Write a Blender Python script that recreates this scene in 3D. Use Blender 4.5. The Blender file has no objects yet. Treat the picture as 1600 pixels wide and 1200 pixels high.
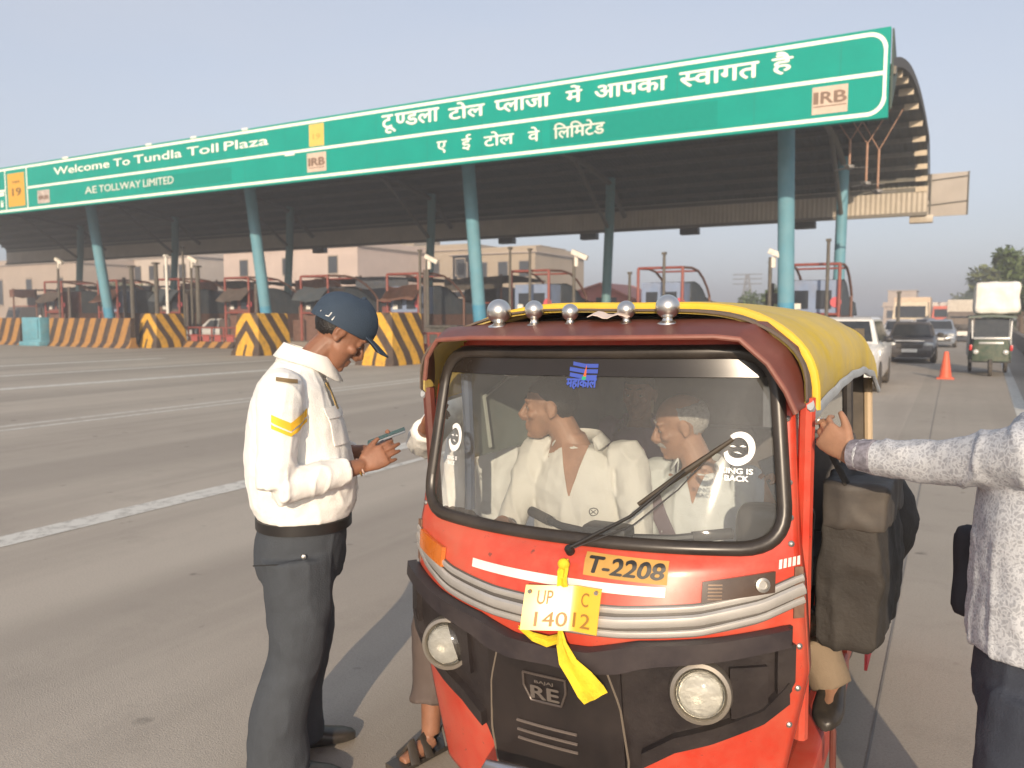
import bpy, bmesh, math, random
from math import sin, cos, pi, radians as R, sqrt, atan, atan2
from mathutils import Vector as V, Matrix, noise
random.seed(7)
sc=bpy.context.scene
COL=sc.collection
# ---------------------------------------------------------------- camera
TH=R(29); FPX=1240.0; PITCH=atan((600-493)/FPX); CH=1.70
cd=bpy.data.cameras.new('camera'); cam=bpy.data.objects.new('camera',cd); COL.objects.link(cam)
cd.sensor_width=36; cd.lens=36*FPX/1600; cd.clip_end=4000; cd.clip_start=.05
cam.location=(0,0,CH); cam.rotation_euler=(pi/2-PITCH,0,TH)
cd.dof.use_dof=True; cd.dof.focus_distance=2.25; cd.dof.aperture_fstop=cd.lens/6.3
sc.camera=cam
# ---------------------------------------------------------------- sky and sun
SUN_EL=R(16.5); SUN_D=V((.37*cos(SUN_EL),-.929*cos(SUN_EL),sin(SUN_EL))).normalized()
w=bpy.data.worlds.new("World"); sc.world=w; w.use_nodes=True
nt=w.node_tree; bg=nt.nodes['Background']
sky=nt.nodes.new('ShaderNodeTexSky'); sky.sky_type='NISHITA'; sky.sun_disc=False
sky.sun_elevation=SUN_EL; sky.sun_rotation=atan2(SUN_D.x,SUN_D.y)
sky.air_density=1.0; sky.dust_density=2.2; sky.ozone_density=1.0
hs=nt.nodes.new('ShaderNodeHueSaturation'); hs.inputs['Saturation'].default_value=.45; nt.links.new(sky.outputs[0],hs.inputs['Color'])
hm=nt.nodes.new('ShaderNodeMix'); hm.data_type='RGBA'; hm.inputs['Factor'].default_value=.55; nt.links.new(hs.outputs[0],hm.inputs[6]); hm.inputs[7].default_value=(2.35,2.66,3.45,1)   # dusty evening air evens the sky out
ctc=nt.nodes.new('ShaderNodeTexCoord'); cmp_=nt.nodes.new('ShaderNodeMapping'); cmp_.inputs['Scale'].default_value=(1,1,3.2); cnz=nt.nodes.new('ShaderNodeTexNoise'); cnz.inputs['Scale'].default_value=2.6; cnz.inputs['Detail'].default_value=5; cnz.inputs['Roughness'].default_value=.5
nt.links.new(ctc.outputs['Generated'],cmp_.inputs['Vector']); nt.links.new(cmp_.outputs[0],cnz.inputs['Vector'])
cmr=nt.nodes.new('ShaderNodeMapRange'); cmr.inputs['From Min'].default_value=.42; cmr.inputs['From Max'].default_value=.72; cmr.inputs['To Max'].default_value=.28; nt.links.new(cnz.outputs['Fac'],cmr.inputs['Value'])
cmx=nt.nodes.new('ShaderNodeMix'); cmx.data_type='RGBA'; nt.links.new(cmr.outputs[0],cmx.inputs['Factor']); nt.links.new(hm.outputs[2],cmx.inputs[6]); cmx.inputs[7].default_value=(3.3,3.4,3.75,1)   # thin high veil of cloud
nt.links.new(cmx.outputs[2],bg.inputs[0]); bg.inputs[1].default_value=.148
sd=bpy.data.lights.new('sun','SUN'); sd.energy=3.7; sd.angle=R(.5); sd.color=(1,.81,.60)
so=bpy.data.objects.new('sun',sd); COL.objects.link(so); so.rotation_euler=SUN_D.to_track_quat('Z','Y').to_euler()
so.location=(10,-30,30)
sc.view_settings.view_transform='Standard'; sc.view_settings.look='None'
sc.view_settings.exposure=0.5; sc.view_settings.gamma=1; sc.view_settings.use_curve_mapping=False
sc.cycles.use_denoising=True
sc.cycles.max_bounces=8; sc.cycles.transparent_max_bounces=16; sc.cycles.volume_bounces=0
# ---------------------------------------------------------------- helpers
FW=V((-sin(TH)*cos(PITCH),cos(TH)*cos(PITCH),-sin(PITCH)))
RT=V((cos(TH),sin(TH),0)); UP=RT.cross(FW)
def ray(x,y): return FW+RT*((x-800)/FPX)+UP*((600-y)/FPX)
def atY(x,y,Y):
    d=ray(x,y); return V((0,0,CH))+d*(Y/d.y)
def atZ(x,y,Z=0):
    d=ray(x,y); return V((0,0,CH))+d*((Z-CH)/d.z)
def XY(x,Y):                                   # world X of photo column x on the plane at distance Y
    return atY(x,493,Y).x
def lerp(x,xs,ys):
    if x<=xs[0]: return ys[0]
    for i in range(1,len(xs)):
        if x<=xs[i]:
            t=(x-xs[i-1])/(xs[i]-xs[i-1]); return ys[i-1]+(ys[i]-ys[i-1])*t
    return ys[-1]
MATS={}
def mat(name,col,rough=.6,metal=0,var=.12,scale=6,bump=0,bscale=60,coat=0,spec=None,chips=0,dust=0,dustcol=(.34,.28,.21),sss=0,trans=0,coatr=.06):
    if name in MATS: return MATS[name]
    m=bpy.data.materials.new(name); m.use_nodes=True; n=m.node_tree; b=n.nodes['Principled BSDF']; L=n.links
    b.inputs['Roughness'].default_value=rough; b.inputs['Metallic'].default_value=metal
    if spec is not None: b.inputs['Specular IOR Level'].default_value=spec
    if coat: b.inputs['Coat Weight'].default_value=coat; b.inputs['Coat Roughness'].default_value=coatr
    if sss:
        b.inputs['Subsurface Weight'].default_value=sss; b.inputs['Subsurface Radius'].default_value=(.012,.005,.003); b.inputs['Subsurface Scale'].default_value=1
    if trans: b.inputs['Transmission Weight'].default_value=trans
    tc=n.nodes.new('ShaderNodeTexCoord')
    nz=n.nodes.new('ShaderNodeTexNoise'); nz.inputs['Scale'].default_value=scale; nz.inputs['Detail'].default_value=6; nz.inputs['Roughness'].default_value=.62
    L.new(tc.outputs['Object'],nz.inputs['Vector'])
    mr=n.nodes.new('ShaderNodeMapRange'); mr.inputs['From Min'].default_value=.3; mr.inputs['From Max'].default_value=.7
    mr.inputs['To Min'].default_value=1-var; mr.inputs['To Max'].default_value=1+var
    L.new(nz.outputs['Fac'],mr.inputs['Value'])
    vm=n.nodes.new('ShaderNodeVectorMath'); vm.operation='SCALE'; vm.inputs[0].default_value=col[:3]; L.new(mr.outputs['Result'],vm.inputs['Scale'])
    out=vm.outputs[0]
    if dust:
        n2=n.nodes.new('ShaderNodeTexNoise'); n2.inputs['Scale'].default_value=scale*.7+1; n2.inputs['Detail'].default_value=8; n2.inputs['Roughness'].default_value=.7
        L.new(tc.outputs['Object'],n2.inputs['Vector'])
        m2=n.nodes.new('ShaderNodeMapRange'); m2.inputs['From Min'].default_value=.35; m2.inputs['From Max'].default_value=.75; m2.inputs['To Min'].default_value=0; m2.inputs['To Max'].default_value=dust
        L.new(n2.outputs['Fac'],m2.inputs['Value'])
        mx=n.nodes.new('ShaderNodeMix'); mx.data_type='RGBA'; L.new(m2.outputs['Result'],mx.inputs['Factor']); L.new(out,mx.inputs[6]); mx.inputs[7].default_value=(*dustcol,1)
        out=mx.outputs[2]
        m3=n.nodes.new('ShaderNodeMapRange'); m3.inputs['To Min'].default_value=rough; m3.inputs['To Max'].default_value=min(1,rough+.5); L.new(m2.outputs['Result'],m3.inputs['Value']); L.new(m3.outputs['Result'],b.inputs['Roughness'])
    if chips:
        n4=n.nodes.new('ShaderNodeTexNoise'); n4.inputs['Scale'].default_value=26; n4.inputs['Detail'].default_value=5; n4.inputs['Roughness'].default_value=.75; L.new(tc.outputs['Object'],n4.inputs['Vector'])
        m4=n.nodes.new('ShaderNodeMapRange'); m4.inputs['From Min'].default_value=.645; m4.inputs['From Max'].default_value=.68; m4.inputs['To Max'].default_value=chips; L.new(n4.outputs['Fac'],m4.inputs['Value'])
        x4=n.nodes.new('ShaderNodeMix'); x4.data_type='RGBA'; L.new(m4.outputs['Result'],x4.inputs['Factor']); L.new(out,x4.inputs[6]); x4.inputs[7].default_value=(.11,.05,.035,1); out=x4.outputs[2]
    L.new(out,b.inputs['Base Color'])
    if bump:
        n3=n.nodes.new('ShaderNodeTexNoise'); n3.inputs['Scale'].default_value=bscale; n3.inputs['Detail'].default_value=4; L.new(tc.outputs['Object'],n3.inputs['Vector'])
        bp=n.nodes.new('ShaderNodeBump'); bp.inputs['Strength'].default_value=bump; bp.inputs['Distance'].default_value=.01; L.new(n3.outputs['Fac'],bp.inputs['Height']); L.new(bp.outputs[0],b.inputs['Normal'])
    MATS[name]=m; return m
class MB:
    def __init__(s): s.b=bmesh.new()
    def face(s,vs):
        try: return s.b.faces.new(vs)
        except ValueError: return None
    def box(s,c,d,rot=None,bev=0):
        r=bmesh.ops.create_cube(s.b,size=1); vs=r['verts']
        for v in vs: v.co=V((v.co.x*d[0],v.co.y*d[1],v.co.z*d[2]))
        if bev:
            es=list({e for v in vs for e in v.link_edges}); rr=bmesh.ops.bevel(s.b,geom=es,offset=bev,segments=2,affect='EDGES',profile=.6)
            vs=list({v for f in rr['faces'] for v in f.verts}|{v for v in vs if v.is_valid})
        M=Matrix.Translation(V(c))
        if rot is not None: M=M@(rot if isinstance(rot,Matrix) else Matrix.Rotation(rot,4,'Z'))
        for v in vs: v.co=M@v.co
        return s
    def loft(s,rings,cap=True,closed=True):
        L=[[s.b.verts.new(p) for p in r] for r in rings]; n=len(L[0])
        for i in range(len(L)-1):
            for j in range(n if closed else n-1):
                k=(j+1)%n; s.face((L[i][j],L[i][k],L[i+1][k],L[i+1][j]))
        if cap and closed:
            s.face(L[0][::-1]); s.face(L[-1])
        return s
    def tube(s,pts,r,n=10,cap=True,flat=1.0,up=None):
        pts=[V(p) for p in pts]; rs=r if isinstance(r,(list,tuple)) else [r]*len(pts); rings=[]
        t0=(pts[1]-pts[0]).normalized(); u=V(up) if up else (V((0,0,1)) if abs(t0.z)<.9 else V((1,0,0)))
        u=(u-t0*u.dot(t0)).normalized()
        for i,p in enumerate(pts):
            t=((pts[min(i+1,len(pts)-1)]-p).normalized()+(p-pts[max(i-1,0)]).normalized())
            t=t.normalized() if t.length>1e-6 else t0
            u=(u-t*u.dot(t)).normalized(); v=t.cross(u)
            rings.append([p+u*(rs[i]*cos(2*pi*k/n))+v*(rs[i]*flat*sin(2*pi*k/n)) for k in range(n)])
        return s.loft(rings,cap)
    def cyl(s,p0,p1,r0,r1=None,n=16): return s.tube([p0,p1],[r0,r0 if r1 is None else r1],n)
    def ell(s,c,r,rot=None,n=16,m=10):
        c=V(c); rings=[]
        q=rot if rot is not None else Matrix.Identity(3)
        for i in range(1,m):
            a=pi*i/m; rings.append([c+q@V((r[0]*sin(a)*cos(2*pi*k/n),r[1]*sin(a)*sin(2*pi*k/n),-r[2]*cos(a))) for k in range(n)])
        L=[[s.b.verts.new(p) for p in g] for g in rings]
        for i in range(len(L)-1):
            for j in range(n): s.face((L[i][j],L[i][(j+1)%n],L[i+1][(j+1)%n],L[i+1][j]))
        a=s.b.verts.new(c+q@V((0,0,-r[2]))); b=s.b.verts.new(c+q@V((0,0,r[2])))
        for j in range(n): s.face((a,L[0][(j+1)%n],L[0][j])); s.face((b,L[-1][j],L[-1][(j+1)%n]))
        return s
    def grid(s,P,thick=None):
        """P[i][j] points; thick = vector or function giving the back offset for a closed slab"""
        A=[[s.b.verts.new(p) for p in r] for r in P]
        for i in range(len(A)-1):
            for j in range(len(A[0])-1): s.face((A[i][j],A[i][j+1],A[i+1][j+1],A[i+1][j]))
        if thick is not None:
            B=[[s.b.verts.new(V(p)+(thick(V(p)) if callable(thick) else V(thick))) for p in r] for r in P]
            for i in range(len(A)-1):
                for j in range(len(A[0])-1): s.face((B[i][j],B[i+1][j],B[i+1][j+1],B[i][j+1]))
            ni,nj=len(A),len(A[0])
            for i in range(ni-1):
                s.face((A[i][0],A[i+1][0],B[i+1][0],B[i][0])); s.face((A[i][nj-1],B[i][nj-1],B[i+1][nj-1],A[i+1][nj-1]))
            for j in range(nj-1):
                s.face((A[0][j],B[0][j],B[0][j+1],A[0][j+1])); s.face((A[ni-1][j],A[ni-1][j+1],B[ni-1][j+1],B[ni-1][j]))
        return s
    def prism(s,poly,d):
        d=V(d); A=[s.b.verts.new(p) for p in poly]; B=[s.b.verts.new(V(p)+d) for p in poly]; n=len(A)
        s.face(A[::-1]); s.face(B)
        for i in range(n): s.face((A[i],A[(i+1)%n],B[(i+1)%n],B[i]))
        return s
    def lathe(s,c,prof,axis=(0,0,1),n=24):
        ax=V(axis).normalized(); u=ax.orthogonal().normalized(); v=ax.cross(u); c=V(c)
        rings=[[c+ax*h+(u*cos(2*pi*k/n)+v*sin(2*pi*k/n))*max(r,1e-4) for k in range(n)] for r,h in prof]
        return s.loft(rings)
    def mesh(s,name):
        bmesh.ops.recalc_face_normals(s.b,faces=s.b.faces)
        me=bpy.data.meshes.new(name); s.b.to_mesh(me); s.b.free(); return me
    def build(s,name,m,parent=None,smooth=True,ang=40,loc=None):
        me=s.mesh(name); o=bpy.data.objects.new(name,me); COL.objects.link(o)
        for x in (m if isinstance(m,list) else [m]): me.materials.append(x)
        if smooth:
            me.polygons.foreach_set('use_smooth',[True]*len(me.polygons))
            try: me.set_sharp_from_angle(angle=R(ang))
            except Exception: pass
        if parent: o.parent=parent
        if loc: o.location=loc
        return o
def tag(o,label=None,cat=None,group=None,kind=None):
    if label: o['label']=label
    if cat: o['category']=cat
    if group: o['group']=group
    if kind: o['kind']=kind
    return o
def thing(name,label,cat,loc=(0,0,0),rz=0,group=None):
    o=bpy.data.objects.new(name,None); COL.objects.link(o); o.location=loc; o.rotation_euler=(0,0,rz); o.empty_display_size=.1
    return tag(o,label,cat,group)
def copy_tree(o,parent=None):
    c=o.copy(); COL.objects.link(c)
    if parent: c.parent=parent
    for ch in list(o.children): copy_tree(ch,c)
    return c
def remesh(o,vox,smooth=2,disp=None):
    """one continuous voxel surface from overlapping shells"""
    md=o.modifiers.new('r','REMESH'); md.mode='VOXEL'; md.voxel_size=vox
    dg=bpy.context.evaluated_depsgraph_get(); me=bpy.data.meshes.new_from_object(o.evaluated_get(dg)); o.modifiers.clear()
    b=bmesh.new(); b.from_mesh(me)
    for _ in range(smooth): bmesh.ops.smooth_vert(b,verts=b.verts,factor=.5,use_axis_x=True,use_axis_y=True,use_axis_z=True)
    if disp:
        b.normal_update()
        for v in b.verts: v.co+=v.normal*disp(v.co)
    b.to_mesh(me); b.free(); mats=list(o.data.materials); old=o.data
    me.materials.clear()
    for m in mats: me.materials.append(m)
    me.polygons.foreach_set('use_smooth',[True]*len(me.polygons)); o.data=me; me.name=old.name; bpy.data.meshes.remove(old); return o
def text_pieces(pieces,bold=0.0,font=None):
    """list of strings / ('half',char,fraction) -> (verts,faces,width,ymin,ymax) in units of font size"""
    vs,fs,x=[],[],0.0
    for p in pieces:
        half=isinstance(p,tuple); s=p[1] if half else p
        if s==' ': x+=.35; continue
        cu=bpy.data.curves.new('t','FONT'); cu.body=s; cu.size=1; cu.resolution_u=4; cu.fill_mode='FRONT'
        o=bpy.data.objects.new('t',cu); COL.objects.link(o)
        bpy.context.view_layer.update(); dg=bpy.context.evaluated_depsgraph_get()
        me=bpy.data.meshes.new_from_object(o.evaluated_get(dg)); b=bmesh.new(); b.from_mesh(me)
        bpy.data.objects.remove(o); bpy.data.curves.remove(cu); bpy.data.meshes.remove(me)
        xs=[v.co.x for v in b.verts] or [0]; wd=max(xs); mn=min(xs)
        if half:
            cut=mn+(wd-mn)*p[2]
            nb=bmesh.new()
            for fc in list(b.faces):
                P_=[v.co.copy() for v in fc.verts]; o_=[]
                for i_ in range(len(P_)):
                    c0,c1=P_[i_-1],P_[i_]
                    if (c0.x<=cut)!=(c1.x<=cut): o_.append(c0.lerp(c1,(cut-c0.x)/(c1.x-c0.x)))
                    if c1.x<=cut: o_.append(c1)
                if len(o_)>2: nb.faces.new([nb.verts.new(c_) for c_ in o_])
            bmesh.ops.remove_doubles(nb,verts=nb.verts,dist=1e-5); b.free(); b=nb
            wd=cut
        b.verts.ensure_lookup_table(); k=len(vs); b.verts.index_update()
        dx=x-min(0,mn) if False else x-mn
        lev={}; nl=0
        for v0 in b.verts:                               # every stroke on a level of its own: no two faces share a plane
            if v0 in lev: continue
            st=[v0]; lev[v0]=nl%5
            while st:
                q_=st.pop()
                for e in q_.link_edges:
                    o2=e.other_vert(q_)
                    if o2 not in lev: lev[o2]=nl%5; st.append(o2)
            nl+=1
        for s_i,(ox,oy) in enumerate(((0,0),(bold,0),(-bold,0),(0,bold*.8),(0,-bold*.8)) if bold else ((0,0),)):   # thickened strokes
            k=len(vs); vs+=[(v.co.x+dx+ox,v.co.y+oy,lev[v]+.19*s_i+.5*(x>0 and half)) for v in b.verts]; fs+=[[k+v.index for v in f.verts] for f in b.faces]
        b.free()
        x+=wd-mn-.012
    ys=[v[1] for v in vs]
    return vs,fs,x,min(ys),max(ys)
def text_on(mb,pieces,fn,box,bold=0.0,thick=.004):
    """map text into box (x0,x1,y0,y1) of a 2-D sheet; fn(x,y,h)->3-D point at height h over the sheet"""
    vs,fs,wd,y0,y1=text_pieces(pieces,bold); bx0,bx1,by0,by1=box
    sx=(bx1-bx0)/wd; sy=(by1-by0)/(y1-y0)
    q=[(bx0+x*sx,by0+(y-y0)*sy,thick*(1+.12*l_)) for x,y,l_ in vs]
    A=[mb.b.verts.new(fn(x,y,h_)) for x,y,h_ in q]
    for f in fs: mb.face([A[i] for i in f])
    return mb
# ---------------------------------------------------------------- common materials
M_white=mat('white_paint',(.78,.76,.70),.5,var=.08,dust=.25)
M_black=mat('black_plastic',(.018,.017,.019),.45,var=.2,dust=.22)
M_rubber=mat('rubber',(.02,.02,.021),.6,var=.2,dust=.25)
M_tyre=mat('tyre',(.03,.028,.026),.85,var=.25,dust=.45)
M_dark=mat('dark_trim',(.03,.03,.032),.5)
M_chrome=mat('chrome',(.72,.70,.66),.30,1,var=.06,dust=.12,dustcol=(.5,.45,.4))
M_steel=mat('steel',(.45,.44,.42),.42,.9,var=.15,dust=.3)
def glassy(name,tint,dusty=.05,rough=.03):
    m=bpy.data.materials.new(name); m.use_nodes=True; n=m.node_tree; n.nodes.clear(); L=n.links
    o=n.nodes.new('ShaderNodeOutputMaterial'); t=n.nodes.new('ShaderNodeBsdfTransparent'); t.inputs[0].default_value=(*tint,1)
    g=n.nodes.new('ShaderNodeBsdfGlossy'); g.inputs['Roughness'].default_value=rough; f=n.nodes.new('ShaderNodeFresnel'); f.inputs[0].default_value=1.45
    d=n.nodes.new('ShaderNodeBsdfDiffuse'); d.inputs[0].default_value=(.5,.49,.46,1)
    nz=n.nodes.new('ShaderNodeTexNoise'); nz.inputs['Scale'].default_value=4; nz.inputs['Detail'].default_value=6
    tc=n.nodes.new('ShaderNodeTexCoord'); L.new(tc.outputs['Object'],nz.inputs['Vector'])
    mr=n.nodes.new('ShaderNodeMapRange'); mr.inputs['To Min'].default_value=dusty*.5; mr.inputs['To Max'].default_value=dusty*1.5; L.new(nz.outputs['Fac'],mr.inputs['Value'])
    m1=n.nodes.new('ShaderNodeMixShader'); L.new(mr.outputs[0],m1.inputs[0]); L.new(t.outputs[0],m1.inputs[1]); L.new(d.outputs[0],m1.inputs[2])
    m2=n.nodes.new('ShaderNodeMixShader'); L.new(f.outputs[0],m2.inputs[0]); L.new(m1.outputs[0],m2.inputs[1]); L.new(g.outputs[0],m2.inputs[2]); L.new(m2.outputs[0],o.inputs[0]); return m
M_glass=glassy('windscreen_glass',(.90,.93,.93),.10)
M_carglass=mat('vehicle_glass',(.02,.024,.028),.08,var=.1,spec=.6,dust=.15,dustcol=(.2,.19,.17))
# ---------------------------------------------------------------- ground, road, markings
def ground_mat(name,base,dark,light):
    m=bpy.data.materials.new(name); m.use_nodes=True; n=m.node_tree; b=n.nodes['Principled BSDF']; L=n.links
    tc=n.nodes.new('ShaderNodeTexCoord'); b.inputs['Roughness'].default_value=.85; b.inputs['Specular IOR Level'].default_value=.3
    def nz(scale,det=8,rough=.6,vec=None,sc3=None):
        t=n.nodes.new('ShaderNodeTexNoise'); t.inputs['Scale'].default_value=scale; t.inputs['Detail'].default_value=det; t.inputs['Roughness'].default_value=rough
        if sc3:
            mp=n.nodes.new('ShaderNodeMapping'); mp.inputs['Scale'].default_value=sc3; L.new(tc.outputs['Object'],mp.inputs['Vector']); L.new(mp.outputs[0],t.inputs['Vector'])
        else: L.new(tc.outputs['Object'],t.inputs['Vector'])
        return t.outputs['Fac']
    def mix(a,bb,f):
        x=n.nodes.new('ShaderNodeMix'); x.data_type='RGBA'
        for i,v in ((6,a),(7,bb)):
            if isinstance(v,tuple): x.inputs[i].default_value=(*v,1)
            else: L.new(v,x.inputs[i])
        L.new(f,x.inputs['Factor']); return x.outputs[2]
    def rng(v,a,bb,c=0,d=1):
        x=n.nodes.new('ShaderNodeMapRange'); x.inputs['From Min'].default_value=a; x.inputs['From Max'].default_value=bb; x.inputs['To Min'].default_value=c; x.inputs['To Max'].default_value=d; L.new(v,x.inputs['Value']); return x.outputs['Result']
    c=mix(base,light,rng(nz(.35,6),.4,.7,0,.8))
    c=mix(c,dark,rng(nz(1,5,.55,sc3=(1.3,.05,1)),.5,.72,0,.55))       # tyre-worn bands along the road
    c=mix(c,dark,rng(nz(2.2,9,.7),.52,.75,0,.5))
    c=mix(c,light,rng(nz(1,4,.6,sc3=(4,.12,1)),.56,.74,0,.45))
    c=mix(c,dark,rng(nz(1,4,.5,sc3=(.28,.02,1)),.48,.62,0,.6))
    c=mix(c,light,rng(nz(1,4,.5,sc3=(.5,.03,1)),.54,.68,0,.7))
    c=mix(c,dark,rng(nz(90,3),.45,.75,0,.55))
    c=mix(c,light,rng(nz(160,2),.55,.8,0,.5))
    c=mix(c,(.03,.028,.027),rng(nz(5,3,.4),.70,.78,0,.5))             # oil spots
    L.new(c,b.inputs['Base Color'])
    bp=n.nodes.new('ShaderNodeBump'); bp.inputs['Strength'].default_value=.5; bp.inputs['Distance'].default_value=.006; L.new(nz(140,4),bp.inputs['Height']); L.new(bp.outputs[0],b.inputs['Normal'])
    return m
MB().grid([[(-1500,-200,-.02),(-1500,2500,-.02)],[(1500,-200,-.02),(1500,2500,-.02)]]).build('ground',ground_mat('earth',(.24,.20,.15),(.16,.13,.10),(.30,.26,.2)),smooth=False)['kind']='structure'
road=MB().grid([[(-130,-20,0),(-130,700,0)],[(-.6,-20,0),(-.6,700,0)]]).build('road',ground_mat('road_asphalt',(.40,.35,.29),(.28,.245,.205),(.50,.445,.37)),smooth=False); road['kind']='structure'
lane=MB().grid([[(-.6,-20,0),(-.6,700,0)],[(2.2,-20,0),(18,700,0)]]).build('side_lane',ground_mat('lane_concrete',(.36,.32,.265),(.26,.23,.19),(.44,.39,.325)),smooth=False); lane['kind']='structure'
def worn(name,col):
    m=bpy.data.materials.new(name); m.use_nodes=True; n=m.node_tree; b=n.nodes['Principled BSDF']; L=n.links; b.inputs['Roughness'].default_value=.8
    tc=n.nodes.new('ShaderNodeTexCoord'); t=n.nodes.new('ShaderNodeTexNoise'); t.inputs['Scale'].default_value=7; t.inputs['Detail'].default_value=9; t.inputs['Roughness'].default_value=.75; L.new(tc.outputs['Object'],t.inputs['Vector'])
    r=n.nodes.new('ShaderNodeMapRange'); r.inputs['From Min'].default_value=.30; r.inputs['From Max'].default_value=.52; L.new(t.outputs['Fac'],r.inputs['Value'])
    x=n.nodes.new('ShaderNodeMix'); x.data_type='RGBA'; x.inputs[6].default_value=(.27,.25,.22,1); x.inputs[7].default_value=(*col,1); L.new(r.outputs[0],x.inputs['Factor']); L.new(x.outputs[2],b.inputs['Base Color']); return m
M_line=worn('worn_road_paint',(.62,.60,.54))
mk=MB()
def stripe(x0,y0,x1,y1,wd,z=.004): mk.face([mk.b.verts.new(p) for p in ((x0-wd/2,y0,z),(x0+wd/2,y0,z),(x1+wd/2,y1,z),(x1-wd/2,y1,z))])
stripe(-6.2,1,-6.25,70,.30); stripe(-5.47,5.6,-5.35,70,.11); stripe(-12.78,0,-11.78,70,.13); stripe(-12.33,0,-11.33,70,.13)
stripe(-19.6,3,-18.3,24,.5); stripe(-28.4,8,-27.6,21,.6); stripe(-23.6,9,-22.6,22,.35)
stripe(1.05,14,9.9,300,.2)
mk.build('road_markings',M_line,smooth=False)['kind']='structure'
jm=MB(); jm.face([jm.b.verts.new(p) for p in ((-.223,-2,.004),(-.215,-2,.004),(-.205,40,.004),(-.220,40,.004))])
jm.build('pavement_joint',mat('joint_tar',(.215,.2,.18),.9),smooth=False)['kind']='structure'

# ================================================================ the red auto rickshaw
AX,AY=-.955,2.25
auto=thing('auto_rickshaw','red auto rickshaw with yellow canvas roof and chrome knobs on its brow, facing the camera','auto rickshaw',(AX,AY,0))
auto.rotation_euler=(0,R(-1.2),0)
M_red=mat('red_paint',(.56,.040,.018),.32,var=.14,scale=3,dust=.46,dustcol=(.42,.23,.145),coat=.22,coatr=.2,bump=.10,bscale=7,chips=.75)
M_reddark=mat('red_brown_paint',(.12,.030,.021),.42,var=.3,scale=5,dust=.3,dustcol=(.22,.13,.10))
M_mask=mat('bumper_plastic',(.016,.012,.013),.36,var=.25,scale=4,dust=.4,dustcol=(.075,.06,.05),chips=.3,bump=.15,bscale=40)
M_silver=mat('silver_trim',(.55,.53,.50),.35,.5,var=.12,dust=.3,dustcol=(.35,.31,.26))
M_yellowcanvas=mat('yellow_canvas',(.60,.43,.035),.8,var=.16,scale=2.2,dust=1.0,dustcol=(.43,.36,.23),bump=.25,bscale=30)
M_grey=mat('grey_trim',(.36,.39,.41),.6,var=.15,dust=.35)
def Wd(z): return lerp(z,[0.05,.4,.7,.95,1.05,1.5],[.52,.60,.66,.645,.63,.60])
def Bu(z): return lerp(z,[0,.5,.85,1.0,1.06,1.55],[.16,.23,.27,.22,.17,.10])
def S(x,z,off=0):
    u=min(1,abs(x)/Wd(z)); y=-Bu(z)*(1-u**2.3)+max(0,z-1.0)*.16
    return V((x,y-off,z))
def S2(x,z,off=0):                                       # offset along the true surface normal
    e=.004; p=S(x,z); dx=S(x+e,z)-S(x-e,z); dz=S(x,z+e)-S(x,z-e); n=dx.cross(dz); n.normalize()
    if n.y>0: n=-n
    return p+n*off
def rounded(hb,ht,z0,z1,r,n=8):
    pts=[(-hb,z0),(hb,z0),(ht,z1),(-ht,z1)]; out=[]
    for i in range(4):
        p=V((*pts[i],0)); a=V((*pts[i-1],0)); b=V((*pts[(i+1)%4],0))
        p0=p+(a-p).normalized()*r; p1=p+(b-p).normalized()*r
        for k in range(n+1):
            t=k/n; q=p0*(1-t)**2+p*2*t*(1-t)+p1*t*t; out.append((q.x,q.y))
    res=[]
    for i in range(len(out)):
        a=out[i]; b=out[(i+1)%len(out)]; d=math.hypot(b[0]-a[0],b[1]-a[1]); k=max(1,int(d/.05))
        for j in range(k): res.append((a[0]+(b[0]-a[0])*j/k,a[1]+(b[1]-a[1])*j/k))
    return res
WS=rounded(.602,.55,1.048,1.588,.115)
def inside(x,z,poly):
    c=False; n=len(poly)
    for i in range(n):
        a=poly[i]; b=poly[i-1]
        if (a[1]>z)!=(b[1]>z) and x<(b[0]-a[0])*(z-a[1])/(b[1]-a[1])+a[0]: c=not c
    return c
# red front shell with the windscreen opening
sh=MB(); NU,NZ=90,112
us=[-1+2*i/NU for i in range(NU+1)]; zs=[.16+(1.66-.16)*j/NZ for j in range(NZ+1)]
def hw(z): return Wd(z)+.0*z
G=[[sh.b.verts.new(S(u*hw(z),z)) for u in us] for z in zs]
for j in range(NZ):
    for i in range(NU):
        xm=(us[i]+us[i+1])/2*hw(zs[j]); zm=(zs[j]+zs[j+1])/2
        if not inside(xm,zm,WS) and zm<1.655-max(0,abs(xm)-.45)*1.25: sh.face((G[j][i],G[j][i+1],G[j+1][i+1],G[j+1][i]))
bmesh.ops.delete(sh.b,geom=[v for v in sh.b.verts if not v.link_faces],context='VERTS')
# side returns of the shell (A posts and footwell sides)
for s in (-1,1):
    P=[[V((s*hw(z),y,z+0)) for y in (0.0,.03,.075)] if False else [S(s*hw(z),z)+V((0,d,0)) for d in (0,.02,.055)] for z in zs]
    sh.grid(P[:NZ-14])
body=sh.build('front_body',M_red,auto,ang=50); sm=body.modifiers.new('s','SOLIDIFY'); sm.thickness=.012; sm.offset=-1
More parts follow.
